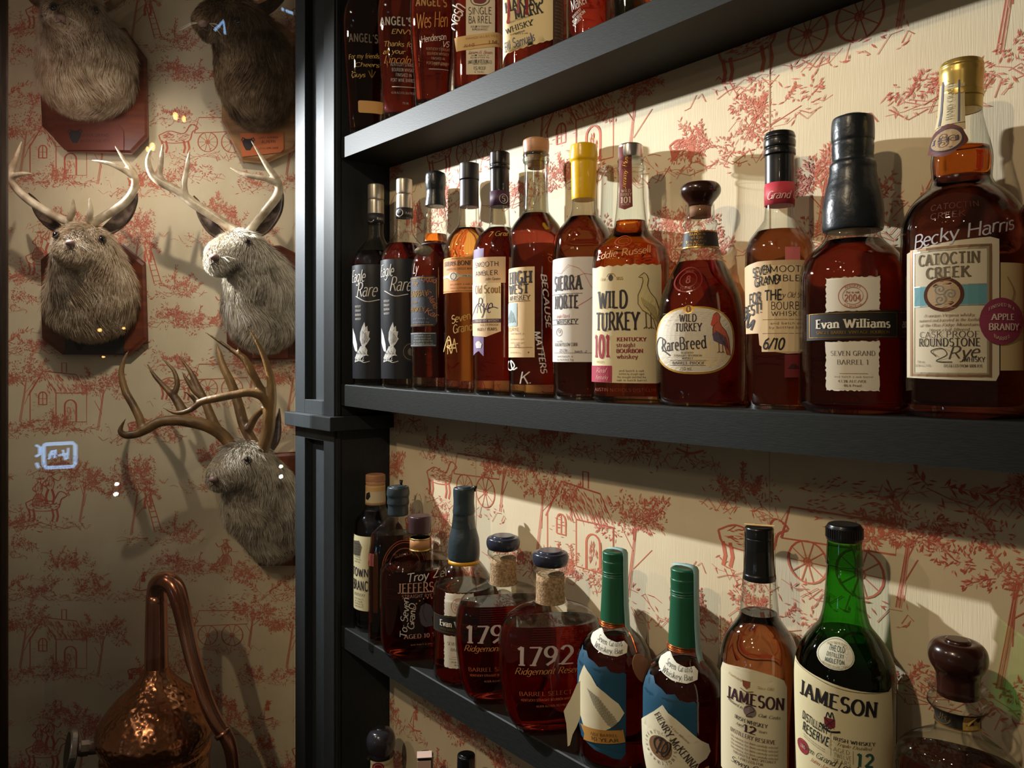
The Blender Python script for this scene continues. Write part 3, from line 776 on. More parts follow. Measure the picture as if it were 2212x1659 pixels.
# ================================================= middle shelf, from the pilaster to the right
for i, (cx, dx, lab) in enumerate(((812, 0, 'slim dark bottle with silver cap and white eagle print, right against the pilaster'),
                                   (873.5, 61.5, 'slim silver capped bottle with eagle print and round medallion, second from the pilaster'))):
    dy = 0 if i == 0 else -12
    by = 827 if i == 0 else 834
    b = B('whiskey_bottle', lab, cx, 2, [(by, 48), (by - 8, 49), (620, 50.5), (590 + dy, 50.5), (566 + dy, 49), (548 + dy, 42), (532 + dy, 30), (520 + dy, 21), (508 + dy, 17), (480 + dy, 16), (402 + dy, 15)],
          liq='dark' if i == 0 else 'red', level=545 if i == 0 else 528, lb=6 if i == 0 else 24, group=G2)
    b.ring('cap', [(464 + dy, 17.6), (440 + dy, 17.4), (434 + dy, 17.0), (432 + dy, 16.2), (430 + dy, 17.2), (412 + dy, 17.4), (399 + dy, 17.2)], M_silver)
    b.ring('neck_band', [(483 + dy, 18.4), (463 + dy, 18.2)], flat((38, 38, 44)), rnd=False)
    L = Label(b, 463 + dy, 483 + dy, 'neck_seal', off=.0016)
    L.ell(cx - 9, 472 + dy, 8, 10, (60, 60, 66), 0).ringl(cx - 9, 472 + dy, 6, 7.5, 1, SILV).text('RARE', cx + 9, 473 + dy, 5, SILV, 'sans'); L.build()
    L = Label(b, 575 + dy, 800, 'label', off=.0003)
    x0 = cx - 48
    L.rect(x0 - 30, 572 + dy, cx + 17, 818, (27, 29, 34, .4), 0)
    L.text('Eagle', cx - 40, 596 + dy, 26, PENW, 'script', 44, 0); L.text('Rare', cx - 10 if i else cx - 22, 626 + dy, 30, PENW, 'script', 48, 0)
    L.stroke([(cx - 42, 640 + dy), (cx - 20, 652 + dy), (cx + 8, 648 + dy)], 1.6, PENW)
    for k, t in enumerate(('KENTUCKY', 'STRAIGHT', 'BOURBON', 'WHISKEY')): L.text(t, cx - 38, 662 + k * 9 + dy, 4.5, PENW, 'sans', 18)
    # eagle: raised wing, head, tail and talons
    ex, ey = cx - 31, 738
    WG = (208, 210, 208)
    L.poly([(ex + 2, ey + 12), (ex - 3, ey - 4), (ex - 2, ey - 20), (ex + 3, ey - 34), (ex + 7, ey - 42), (ex + 9, ey - 30), (ex + 13, ey - 34), (ex + 14, ey - 22), (ex + 18, ey - 22), (ex + 16, ey - 10), (ex + 19, ey - 6), (ex + 13, ey + 4), (ex + 8, ey + 10)], WG, 1)
    for k in range(6): L.stroke([(ex + 2 + k * 2, ey + 6 - k), (ex + 3 + k * 2.4, ey - 24 + k * 3)], .7, (60, 62, 66), 3)
    L.poly([(ex - 18, ey - 30), (ex - 13, ey - 14), (ex - 9, ey + 6), (ex - 8, ey + 24), (ex - 13, ey + 20), (ex - 18, ey + 2)], WG, 1)
    L.poly([(ex - 2, ey + 10), (ex + 8, ey + 10), (ex + 13, ey + 18), (ex + 12, ey + 26), (ex + 16, ey + 31), (ex + 9, ey + 30), (ex + 2, ey + 34), (ex - 6, ey + 40), (ex - 14, ey + 36), (ex - 10, ey + 26), (ex - 6, ey + 18)], (196, 198, 196), 1)
    for k in range(6): L.stroke([(ex - 10 + k * 3.4, ey + 20 + (k % 2) * 4), (ex - 8 + k * 3.4, ey + 27)], .8, (50, 52, 56), 3)
    for k in range(4): L.stroke([(ex - 10 + k * 5, ey + 34), (ex - 13 + k * 5, ey + 42), (ex - 9 + k * 5, ey + 40)], 1.3, (190, 192, 190), 2)
    L.stroke([(ex - 14, ey + 44), (ex - 4, ey + 41), (ex + 6, ey + 45), (ex + 18, ey + 42)], 1.3, PENW)
    L.build()
    if i:
        L = Label(b, 740, 780, 'medallion', off=.0006); L.ell(cx + 13, 760, 19, 22, (70, 66, 62, .3, .6), 0).ringl(cx + 13, 760, 15, 17, 1, (120, 114, 104)).ell(cx + 13, 760, 6, 8, (104, 98, 90), 1); L.build()
    else:
        L = Label(b, 600, 640, 'small_sticker'); L.rect(cx + 18, 604, cx + 44, 634, (196, 170, 142), 0, r=4); L.build()

# black dipped bottle with hang tag
b = B('whiskey_bottle', 'dark bottle with black dipped wax top, round hang tag and navy gold label', 941, 2,
      [(838, 50), (828, 52), (640, 52.5), (600, 53), (570, 51), (552, 45), (538, 35), (526, 28), (512, 26), (490, 25), (462, 22.5), (440, 19), (380, 17)], liq='dark', level=524, lb=26, group=G2, Y=.704)
b.ring('wax_cap', [(446, 23), (436, 22), (424, 20.5), (414, 20), (408, 21), (396, 22.5), (382, 22), (375, 20), (371, 15)], M_wax)
b.ring('liquid_neck', [(523, 26.5), (507, 25)], LQ['orange'], rnd=False, off=-.0010).name = 'amber_level'
b.ring('tag_cord', [(531, 30.5), (528, 30.5)], flat((40, 30, 24)), rnd=False)
o = b.solid('hang_tag', [(b.zz(560), .001, .3, 2), (b.zz(557), 12 * b.k, .14, 2), (b.zz(548), 20 * b.k, .1, 2), (b.zz(539), 12 * b.k, .14, 2), (b.zz(536), .001, .3, 2)], K('pewter', srgb(122, 116, 104), .4, .6, bump=('noise', 200, .5, .001, (1, 1, 1))))
o.location = (-24 * b.k, -46 * b.k, 0)
L = Label(b, 594, 705)
L.poly([(870, 597), (938, 597), (945, 604), (945, 697), (938, 705), (870, 705)], (32, 36, 50), 0)
for s in ((880, 600, 936, 601.5), (880, 701, 936, 702.5), (942, 606, 943.5, 696)): L.rect(*s, GOLD, 1)
L.text('The', 896, 611, 12, GOLD, 'script').text('CHARBAY', 900, 634, 13, GOLD, 'serif', 62).text('WHISKEY', 898, 668, 10, GOLD, 'serif', 54).text('Release', 894, 652, 6, GOLD, 'italic', 26)
L.lines(882, 932, 684, 700, 2, (120, 126, 134), 4)
L.text('Lyquid', 926, 603, 12, (176, 108, 74), 'hand', 34, -12, 3).text('S. Marko', 934, 648, 12, (176, 108, 74), 'hand', 40, -60, 3).text('Kar', 932, 676, 13, (176, 108, 74), 'hand', 30, -25, 3)
L.build()
L = Label(b, 718, 750); L.rect(880, 718, 943, 749, (36, 42, 50), 0).rect(880, 719.5, 941, 721, SILV, 1).rect(880, 745, 941, 746.5, SILV, 1).lines(884, 938, 722, 745, 4, (160, 158, 130), 3.4); L.build()
L = Label(b, 560, 600, 'signature'); L.text('Ly', 898, 578, 22, (190, 150, 130), 'hand', 18); L.build()

# pale amber bottle
b = B('whiskey_bottle', 'golden amber bottle with matt black cap and orange label, fourth from the pilaster', 1013.6, 2,
      [(844, 52), (834, 54.5), (640, 55), (570, 55), (545, 54), (526, 50), (510, 43), (497, 32), (486, 24), (474, 22), (452, 21), (400, 19), (362, 18)], liq='amber', level=495, lb=24, group=G2, Y=.705)
b.ring('cap', [(448, 21.4), (440, 20.6), (392, 20.4), (388, 21.4), (354, 21)], M_dark)
L = Label(b, 556, 632)
L.rect(940, 556, 1070, 632, (214, 142, 78), 0).rect(940, 558, 1070, 559.5, GOLD, 1).rect(940, 628, 1070, 629.5, GOLD, 1)
L.text('URBAN BONFIRE', 991, 569, 9.5, INK, 'serif', 96).text('AMERICAN SINGLE MALT', 990, 581, 4.5, INK, 'sans', 70)
L.rect(956, 594, 1050, 600, (196, 186, 160), 1).poly([(966, 597), (974, 588), (986, 588), (994, 597), (986, 606), (974, 606)], (206, 196, 176), 2).ringl(980, 597, 6, 7, 1.2, INK, 3).text('59% ALC./VOL', 1018, 597, 3.6, INK, 'sans', 40, layer=3)
L.lines(964, 1040, 610, 626, 2, (110, 72, 46), 3.6); L.build()
L = Label(b, 680, 780, 'signature', off=.0004)
L.text('Seven', 994, 686, 17, PENG, 'hand', 46, 12).text('Grand', 998, 708, 18, PENG, 'hand', 46, 8).text('RA', 975, 748, 30, PENG, 'hand', 30, 6).stroke([(958, 760), (970, 726), (976, 752), (966, 748), (990, 742)], 1.8, PENG); L.build()

# old scout
b = B('whiskey_bottle', 'reddish bottle with gloss black cap, purple neck band and ribbon label', 1079.5, 2,
      [(848, 54), (838, 57), (640, 57.5), (560, 57.5), (538, 56), (522, 51), (508, 43), (498, 32), (490, 24), (478, 22), (452, 21), (400, 19), (338, 18)], liq='red', level=493, lb=30, group=G2, Y=.699)
b.ring('cap', [(416, 20.6), (372, 20.6), (366, 21.6), (362, 22.2), (358, 21.4), (354, 22.2), (330, 21.6)], M_black)
b.ring('neck_band', [(447, 21.8), (415, 21.6)], flat((70, 40, 66)), rnd=False)
L = Label(b, 415, 447, 'neck_emblem', off=.0012); L.ringl(1087, 430, 8, 10, 1.3, SILV).text('S', 1087, 430, 12, SILV, 'serif'); L.rect(1055, 416, 1056, 446, (90, 60, 84), 0); L.build()
L = Label(b, 536, 770, 'ribbon_strip'); L.poly([(1022, 536), (1045, 536), (1045, 770), (1034, 758), (1022, 768)], (116, 96, 136), 0); L.poly([(1027, 742), (1031, 737), (1036, 737), (1041, 743), (1039, 752), (1029, 752)], (206, 196, 190), 1); L.build()
L = Label(b, 556, 735, off=.0006)
PK = (224, 190, 150)
L.poly([(1017, 556), (1092, 556), (1092, 612), (1082, 612), (1082, 716), (1050, 728), (1014, 724)], PK, 0)
L.text('SMOOTH', 1048, 571, 10, INK, 'sans', 62).text('AMBLER', 1048, 590, 10, INK, 'sans', 60).text('John Green', 1064, 603, 6, (90, 84, 80), 'hand', 34)
L.rect(1018, 612, 1082, 690, (236, 218, 178), 1).text('Old Scout', 1050, 625, 17, (150, 108, 58), 'bold', 66, layer=2)
L.text('Rye', 1044, 660, 32, (64, 44, 78), 'script', 42).stroke([(1020, 682), (1034, 655), (1050, 668), (1066, 664), (1076, 667)], 1.8, (64, 44, 78))
L.rect(1016, 689, 1082, 697, (84, 52, 66), 2).text('STRAIGHT RYE WHISKEY', 1048, 693, 4.6, (226, 212, 190), 'sans', 62, layer=3)
L.text('50% 99 PROOF', 1056, 702, 4, INK, 'sans', 44).text('AGED 7 YEARS', 1050, 711, 6, INK, 'serif', 50); L.build()
L = Label(b, 495, 525, 'signature', off=.0004); L.text('7 Grand', 1082, 506, 11, PENG, 'hand', 52, 2); L.build()

# high west
b = B('whiskey_bottle', 'tall bubbled glass bottle with bare wooden stopper and handwriting down its side', 1158, 2,
      [(857, 57), (845, 58.5), (700, 59), (560, 58.5), (530, 57), (508, 59), (488, 50), (472, 38), (461, 30), (452, 27), (400, 25.5), (360, 25), (352, 27), (345, 27), (340, 27.5), (330, 27.5)], liq='dark', level=463, lb=26, group=G2,
      glass=K('seeded_glass', (.97, .99, .98, 1), .03, trans=1, ior=1.06) and thin_glass('rippled_glass', (.90, .95, .94), .06, 1.6, .35))
b.ring('wooden_stopper', [(333, 27), (320, 28.5), (305, 28), (301, 25)], M_cork)
b.ring('cork', [(364, 18), (334, 19)], M_corkb, rnd=False)
b.ring('rim', [(352, 27.6), (346, 29.5), (341, 27.6), (336, 29), (332, 27)], thin_glass('rippled_glass'), rnd=False)
L = Label(b, 576, 772)
L.rect(1080, 577, 1155, 772, (226, 196, 148), 0)
L.text('HIGH', 1119, 599, 26, (52, 50, 56), 'slab', 66).text('WEST', 1116, 624, 20, (52, 50, 56), 'slab', 62).text('WHISKEY', 1118, 643, 10, (60, 56, 58), 'serif', 62)
L.rect(1092, 650, 1146, 651, (110, 70, 60), 1).rect(1083, 654, 1117, 704, (164, 184, 186), 1)
L.poly([(1085, 698), (1092, 680), (1098, 686), (1104, 668), (1110, 676), (1115, 696)], (110, 128, 126), 2)
L.text('BOURYE', 1106, 711, 7, (110, 90, 74), 'sans', 44).lines(1092, 1140, 716, 724, 1, (120, 90, 70), 3.4).lines(1088, 1142, 728, 744, 2, (160, 90, 70), 3.2)
L.rect(1084, 750, 1150, 751, (160, 100, 80), 1).text('175', 1116, 747, 7, (90, 84, 90), 'hand', 16).lines(1090, 1130, 756, 766, 1, (160, 90, 70), 3.2)
L.text('*', 1142, 762, 9, (170, 70, 40), 'heavy'); L.build()
L = Label(b, 540, 830, 'signature', off=.0005)
L.text('BECAUSE', 1180, 650, 12, PENW, 'marker', 118, -84).text('MATTERS', 1168, 760, 13, PENW, 'marker', 92, -80)
L.text('10', 1188, 555, 10, (170, 120, 80), 'hand', 22, -88)
L.stroke([(1100, 780), (1094, 792), (1103, 800), (1112, 790), (1104, 779), (1108, 798), (1118, 794)], 2.6, PENW).text('K.', 1134, 815, 26, PENW, 'hand', 30, 0); L.build()

# sierra norte
b = B('whiskey_bottle', 'bottle with bright yellow wax top and white label, between two clear necked bottles', 1261, 2,
      [(862, 63), (850, 66), (700, 67), (590, 67), (560, 66), (530, 63), (508, 59), (490, 49), (476, 38), (466, 31), (452, 27), (425, 25), (380, 23), (322, 22)], liq='brown', level=470, lb=12, group=G2, Y=.707)
b.ring('wax_cap', [(432, 25.5), (420, 26.5), (390, 27), (362, 27.5), (352, 27.5), (346, 30), (335, 30), (322, 29), (315, 28), (312, 24)], M_yel)
L = Label(b, 556, 784)
L.rect(1187, 556, 1304, 782, (222, 216, 206), 0)
L.stroke([(1195, 584), (1212, 590), (1228, 572), (1250, 580), (1262, 592), (1290, 596)], 1, (206, 130, 110), smooth=False)
L.stroke([(1240, 600), (1262, 592), (1276, 620), (1296, 640)], 1, (206, 130, 110), smooth=False)
L.stroke([(1244, 664), (1268, 650), (1282, 640), (1300, 646)], 1, (206, 130, 110), smooth=False)
L.text('SIERRA', 1222, 611, 30, (60, 54, 60), 'slab', 74).text('NORTE', 1220, 652, 28, (60, 54, 60), 'slab', 66)
L.rect(1192, 634, 1258, 635, (90, 80, 80), 1).rect(1190, 689, 1250, 690, (90, 80, 80), 1).rect(1190, 700, 1250, 701, (90, 80, 80), 1)
L.text('Single Barrel', 1214, 682, 8, (186, 110, 100), 'italic', 40).text('WHISKEY', 1222, 695, 9, INK, 'serif', 56)
L.ringl(1208, 717, 6, 8, 1, (140, 130, 126)); L.ell(1208, 715, 3, 4, (170, 160, 156), 1)
L.text('from 85%', 1208, 737, 4, INK, 'sans', 18).text('OAXACAN YELLOW CORN', 1218, 744, 7, INK, 'serif', 66)
L.text('22-276', 1216, 757, 6, (60, 64, 90), 'hand', 24).text('batch #2', 1254, 759, 5, (60, 64, 90), 'hand', 26).rect(1196, 762, 1280, 762.8, (120, 110, 106), 1)
L.lines(1194, 1244, 766, 780, 2, (90, 84, 84), 4); L.build()

# wild turkey 101
def turkey(L, x, y, s, c1=(150, 130, 70), c2=(110, 92, 50), body=(222, 206, 150), face=1):
    f = face
    p = [(0, -52), (-5, -56), (-10, -52), (-15, -48), (-8, -47), (-7, -40), (-10, -28), (-16, -14), (-16, 2), (-8, 14), (2, 20), (12, 30), (18, 52), (26, 54), (24, 30), (22, 10), (16, -8), (6, -20), (1, -32), (3, -44)]
    P = [(x + f * a * s, y + b * s) for a, b in p]
    L.poly(P, body, 2)
    L.stroke(P + [P[0]], 1.2 * s + .3, c2, 3, False)
    for k in range(9): L.stroke([(x + f * (-10 + k * 3) * s, y + (-10 + k * 2) * s), (x + f * (-6 + k * 3.2) * s, y + (4 + k * 3) * s), (x + f * (2 + k * 2.4) * s, y + (10 + k * 4) * s)], .9, c1, 4)
    for dx in (-2, 7):
        L.stroke([(x + f * dx * s, y + 18 * s), (x + f * (dx + 1) * s, y + 44 * s)], 1.8 * s, c2, 3, False)
        for e in (-5, 0, 5): L.stroke([(x + f * (dx + 1) * s, y + 44 * s), (x + f * (dx + 1 + e) * s, y + 48 * s)], 1.2 * s, c2, 3, False)
b = B('whiskey_bottle', 'glowing orange litre bottle with silver cap, red neck strip and large cream turkey label', 1362, 2,
      [(868, 79), (856, 84), (845, 83), (700, 82), (590, 82), (570, 82), (552, 79), (536, 75), (522, 60), (512, 48), (502, 40), (490, 36), (474, 33.5), (430, 29), (372, 27.5), (368, 29.5), (362, 29.5), (358, 27.5), (345, 27)], liq='orange', level=478, lb=14, group=G2, n=2.2, d=.80, Y=.696)
b.ring('cap', [(342, 26), (330, 26.5), (313, 26)], M_steel)
b.ring('rim', [(352, 26.5), (348, 28.5), (344, 26.5)], M_glass, rnd=False)
L = Label(b, 318, 455, 'neck_strip', off=.0014)
L.b = b
L.poly([(1338, 316), (1364, 316), (1366, 448), (1352, 454), (1341, 448)], (122, 44, 40), 0)
L.text('Jimmy Russell', 1351, 365, 9, GOLD, 'script', 88, 86).text('WILD', 1353, 413, 6, (220, 196, 170), 'serif').text('TURKEY', 1353, 421, 6, (220, 196, 170), 'serif', 22).text('101', 1353, 433, 13, (226, 206, 186), 'bold', 20).text('PROOF', 1353, 443, 4, (220, 196, 170), 'sans'); L.build()
L = Label(b, 572, 830)
pts = [(1279 + i * 9.2, 573 + (3 if i % 2 else 0) + (0 if i < 8 else -2)) for i in range(17)] + [(1428, 590), (1428, 828), (1276, 826)]
L.poly(pts, (228, 214, 172), 0)
L.text('Estd', 1303, 602, 6, GOLD, 'italic').ell(1320, 600, 5, 7, (70, 60, 46), 1).text('1855', 1339, 602, 6, GOLD, 'serif').stroke([(1312, 598), (1316, 592), (1326, 592), (1330, 598)], 1.4, GOLD)
L.text('WILD', 1322, 647, 37, (48, 40, 44), 'bold', 68).text('TURKEY', 1330, 694, 38, (48, 40, 44), 'bold', 100)
L.text('101', 1300, 748, 48, (160, 34, 62), 'bold', 44)
L.text('KENTUCKY', 1364, 733, 8, (140, 36, 52), 'bold', 62).text('straight', 1352, 745, 9, (140, 50, 60), 'serif', 40).text('BOURBON', 1360, 758, 8, (140, 36, 52), 'bold', 56).text('whiskey', 1355, 770, 9, (140, 50, 60), 'serif', 44)
L.text('PROOF', 1297, 782, 5, (150, 130, 90), 'sans', 22)
L.rect(1276, 790, 1323, 826, (160, 40, 66), 1).text('Real', 1298, 800, 10, (224, 170, 160), 'script', 28).text('Kentucky', 1300, 815, 9, (224, 170, 160), 'script', 34)
L.lines(1332, 1396, 797, 824, 4, (110, 96, 80), 4.4)
turkey(L, 1396, 655, 1.15)
L.build()
L = Label(b, 525, 560, 'signature', off=.0005)
L.text('Eddie Russell', 1344, 546, 15, (230, 176, 120), 'hand', 120, 6).ringl(1345, 520, 20, 12, 2, (180, 70, 30)).ringl(1345, 520, 12, 7, 1.2, (180, 70, 30)); L.build()
L = Label(b, 838, 850, 'raised_lettering', off=.0003); L.text('AUSTIN NICHOLS DISTILLING', 1350, 842, 7, (150, 60, 20), 'sans', 150); L.build()

# rare breed
b = B('whiskey_bottle', 'squat teardrop bottle with glossy brown knob stopper and oval gold edged turkey label', 1513, 2,
      [(877, 82), (868, 90), (850, 93), (833, 94), (777, 94.5), (735, 94), (698, 92), (665, 88), (638, 82), (615, 73), (598, 65), (580, 56), (562, 47), (552, 43), (546, 41.5), (542, 42), (538, 38), (518, 36), (497, 33.5), (492, 34), (487, 36.5), (483, 36), (479, 31), (462, 29.5), (442, 29)], liq='dark', level=566, lb=8, group=G2, d=.84, Y=.706)
b.ring('knob_stopper', [(446, 25), (438, 28), (430, 35), (420, 42), (411, 43.5), (403, 41), (397, 34), (395, 22)], M_brownc)
b.ring('cork', [(470, 22), (444, 23)], M_corkb, rnd=False)
L = Label(b, 497, 538, 'neck_label', off=.0006)
L.rect(1472, 498, 1556, 536, (28, 26, 28), 0).rect(1472, 499, 1556, 501, GOLD, 1).rect(1472, 532.5, 1556, 535, GOLD, 1)
L.text('BATCH N', 1506, 506, 5.5, GOLD, 'serif', 34).text('WT-03RB', 1506, 514, 5, GOLD, 'sans', 26).text('54.1% ALC/VOL', 1504, 522, 5, GOLD, 'sans', 44).text('108.2 Proof', 1503, 529, 5, GOLD, 'serif', 34); L.build()
L = Label(b, 580, 630, 'raised_seal', off=.0008)
L.ringl(1489, 604, 27, 27, 3, (120, 44, 40, .2)).ringl(1489, 604, 17, 17, 1.8, (120, 44, 40, .2)).text('WILD', 1489, 586, 6, (140, 70, 64, .2), 'sans').text('TURKEY', 1489, 623, 6, (140, 70, 64, .2), 'sans').text('8', 1489, 604, 16, (130, 52, 48, .2), 'bold'); L.build()
L = Label(b, 662, 805)
def oval(cx, cy, rx, ry, p=2.7, n=44):
    return [(cx + rx * math.copysign(abs(math.cos(t)) ** (2 / p), math.cos(t)), cy + ry * math.copysign(abs(math.sin(t)) ** (2 / p), math.sin(t))) for t in [6.2832 * i / n for i in range(n)]]
L.poly(oval(1500, 735, 84, 73), (196, 152, 62, .35, .5), 0)
L.poly(oval(1500, 735, 80, 69), (212, 204, 184), 1)
L.poly(oval(1530, 762, 44, 30, 2), (224, 204, 160), 1.2)
for k in range(30): L.stroke([(1430 + (k % 3) * 3, 676 + k * 4), (1568 - (k % 4) * 4, 676 + k * 4)], .4, (184, 176, 158), 1.4, False)
L.ell(1487, 668, 12, 9, GOLD, 1.5).ell(1487, 668, 6, 7, (120, 96, 60), 1.8)
L.text('WILD', 1486, 687, 16, (52, 34, 34), 'bold', 38).text('TURKEY', 1487, 707, 17, (52, 34, 34), 'bold', 58)
L.text('RareBreed', 1474, 742, 27, (50, 38, 40), 'serif', 104, 4, 3)
L.stroke([(1424, 778), (1420, 745), (1427, 728), (1440, 738), (1432, 752), (1450, 768)], 2.6, (50, 38, 40), 3)
L.text('KENTUCKY', 1486, 762, 4, INK, 'serif', 26).text('STRAIGHT BOURBON', 1486, 768, 4, INK, 'serif', 60).text('WHISKEY', 1486, 774, 4, INK, 'serif', 24)
L.rect(1450, 778, 1524, 778.8, INK, 2).text('BARREL PROOF', 1487, 784, 6, INK, 'serif', 70).rect(1450, 789, 1524, 789.8, INK, 2).text('750 mL', 1483, 796, 7, INK, 'thin', 28)
turkey(L, 1552, 722, .84, (90, 50, 60), (110, 50, 44), (186, 96, 70))
L.poly([(1537, 722), (1548, 716), (1562, 730), (1568, 748), (1552, 742), (1540, 736)], (96, 84, 104), 4.5)
L.poly([(1540, 681), (1545, 680), (1548, 696), (1538, 706), (1534, 702)], (200, 84, 70), 4.2)
L.build()

# pink banded bottle
b = B('whiskey_bottle', 'bottle with black cap, pink neck band and black marker writing on a tan label', 1684, 2,
      [(881, 68), (870, 70.5), (640, 72), (560, 71.5), (535, 69.5), (518, 63), (503, 53), (490, 43), (480, 36), (470, 32), (440, 30), (400, 29), (330, 27), (300, 26)], Y=.712, liq='brown', level=500, lb=10, group=G2)
b.ring('cap', [(402, 30.6), (340, 30.6), (337, 33), (326, 33), (322, 31), (318, 33), (306, 33), (302, 31.4), (298, 33), (287, 31)], M_black)
b.ring('neck_band', [(445, 31.4), (398, 31)], flat((196, 62, 76)), rnd=False)
L = Label(b, 398, 445, 'neck_writing', off=.0014); L.text('Grand C', 1690, 421, 17, (226, 208, 190), 'script', 66); L.rect(1654, 398, 1655, 445, (186, 58, 70), 0); L.build()
L = Label(b, 536, 560, 'pink_tab'); L.rect(1695, 535, 1725, 566, (210, 112, 108), 0); L.build()
L = Label(b, 562, 765, off=.0006)
L.poly([(1611, 571), (1640, 563), (1745, 563), (1745, 700), (1734, 762), (1700, 764), (1660, 758), (1643, 745), (1641, 720), (1614, 720)], (206, 176, 134), 0)
L.rect(1648, 574, 1745, 760, (222, 196, 150), 1)
L.text('SMOOTH', 1698, 582, 13, INK, 'sans', 92).text('AMBLER', 1698, 602, 13, INK, 'sans', 84).text('Very Old Scout', 1708, 638, 12, (84, 60, 48), 'script', 74)
L.text('BOURBON', 1708, 661, 16, INK, 'sans', 84).text('WHISKEY', 1704, 678, 10, INK, 'sans', 74)
L.rect(1650, 690, 1740, 691, (110, 90, 70), 1.5).rect(1650, 720, 1740, 721, (110, 90, 70), 1.5).lines(1660, 1730, 694, 712, 2, (120, 90, 70), 5)
BK = (22, 20, 20)
L.text('SEVEN', 1646, 584, 19, BK, 'marker', 44, 8, 3).text('GRAND', 1656, 606, 19, BK, 'marker', 56, 4, 3).text('FOR THE', 1650, 640, 22, BK, 'marker', 78, 6, 3).text('BEST!', 1626, 668, 22, BK, 'marker', 58, 8, 3)
L.stroke([(1612, 690), (1622, 675), (1618, 706), (1632, 690), (1626, 712)], 4, BK, 3).text('6/10', 1671, 742, 24, BK, 'marker', 44, -4, 3)
L.build()
L = Label(b, 770, 815, 'red_tag'); L.rect(1694, 766, 1726, 815, (110, 32, 34), 0).poly([(1700, 796), (1708, 786), (1716, 786), (1724, 796)], (60, 22, 24), 1); L.build()

# evan williams
def evan(cx, sh, sc, yb, prof, wax, wm, label, ys, group, xo=0, **k):
    b = B('whiskey_bottle', label, cx, sh, prof, group=group, **k)
    b.ring('wax_cap', wax, wm, sub=5)
    y = lambda v: ys[0] + (v - 598) / (845 - 598) * (ys[1] - ys[0])
    x = lambda v: cx + xo + (v - 1841) * sc
    h = (ys[1] - ys[0]) / 247
    L = Label(b, y(596), y(712)); L.rect(x(1786), y(598), x(1895), y(674), (222, 216, 198), 0, rough=3 * sc)
    L.ringl(x(1841), y(640), 28 * sc, 26 * h, 1.6 * sc, (176, 104, 84)).ringl(x(1841), y(640), 20 * sc, 18 * h, .8 * sc, (176, 104, 84)).text('2004', x(1841), y(644), 14 * h, (176, 104, 84), 'serif', 32 * sc).text('Put in oak', x(1841), y(632), 5 * h, (150, 90, 74), 'serif', 26 * sc).text('KENTUCKY', x(1841), y(618), 5 * h, (176, 104, 84), 'serif', 30 * sc, arch=4 * sc).text('1ST DISTILLER', x(1841), y(662), 4 * h, (176, 104, 84), 'serif', 34 * sc, arch=-4 * sc); L.build()
    L = Label(b, y(672), y(735), 'band_label', off=.0007)
    L.poly([(x(1748), y(676)), (x(1931), y(670)), (x(1931), y(730)), (x(1748), y(735))], (30, 27, 24), 0)
    L.frame(x(1754), y(676), x(1926), y(729), 1.2 * sc, GOLD, 1)
    L.text('Evan Williams', x(1840), y(699), 19 * h, (224, 216, 196), 'bold', 154 * sc).text('SINGLE BARREL VINTAGE BOURBON', x(1840), y(718), 6.5 * h, GOLD, 'serif', 152 * sc); L.build()
    L = Label(b, y(735), y(846)); L.rect(x(1786), y(736), x(1894), y(845), (222, 216, 198), 0, rough=3 * sc, seed=5)
    L.text('SEVEN GRAND', x(1841), y(763), 10 * h, (70, 54, 46), 'thin', 88 * sc).text('BARREL 1', x(1841), y(782), 10 * h, (70, 54, 46), 'thin', 62 * sc).rect(x(1815), y(806), x(1870), y(807), (170, 140, 100), 1)
    L.lines(x(1800), x(1885), y(809), y(817), 1, (150, 130, 90), 4 * h).text('43.3% ALC./VOL.', x(1841), y(823), 5 * h, (120, 104, 90), 'serif', 58 * sc).text('(86.6 Proof)', x(1841), y(832), 5 * h, (120, 104, 90), 'serif', 40 * sc); L.build()
    return b
evan(1842, 2, 1, 0, [(887, 96), (872, 108), (850, 109), (760, 110), (640, 110), (600, 109), (580, 105), (560, 97), (544, 84), (531, 70), (520, 60), (508, 55), (470, 50), (420, 44), (300, 34)],
     [(501, 59), (494, 61), (470, 62), (440, 60), (415, 56), (390, 50), (372, 47), (361, 47), (354, 45.5), (348, 41.5), (330, 42), (318, 42.5), (310, 42), (300, 43.5), (270, 43), (256, 40), (250, 30)], M_wax,
     'large round shouldered bottle under bulging black wax with black banded vintage label', (598, 845), G2, liq='dark', level=520, lb=10, Y=.699, d=.95)

# catoctin creek
b = B('whiskey_bottle', 'big dark bottle with gold cap, paper neck strap, round seal and framed silver label', 2077, 2,
      [(899, 108), (886, 116), (860, 118.5), (700, 119), (560, 119), (520, 118), (492, 118), (465, 111), (440, 99), (420, 82), (408, 68), (396, 60), (384, 57), (347, 59), (318, 55), (290, 48), (262, 42), (240, 39), (160, 34)], liq='deep', level=384, lb=26, group=G2, Y=.6995, d=.96)
b.ring('cap', [(240, 39.5), (216, 40.5), (213, 42), (200, 42), (196, 40.5), (170, 42.5), (160, 43), (150, 42), (146, 43), (134, 41)], M_gold)
b.ring('amber_level', [(383, 56), (347, 58), (323, 54.5)], LQ['orange'], rnd=False, off=-.0010)
L = Label(b, 134, 240, 'neck_strap', off=.0024)
L2 = Label(b, 240, 330, 'neck_strap_end', off=.0016)
L.rect(2033, 136, 2082, 268, (212, 196, 154), 0).rect(2046, 136, 2049, 266, (90, 90, 104), 1).rect(2072, 136, 2075, 266, (90, 90, 104), 1).text('HAND-CRAFTED', 2060, 212, 10, (120, 108, 84), 'thin', 92, 90); 
L.b = b
L.build()
L2.rect(2032, 262, 2084, 282, (212, 196, 154), 0).build()
L = Label(b, 265, 330, 'wax_seal', off=.0030)
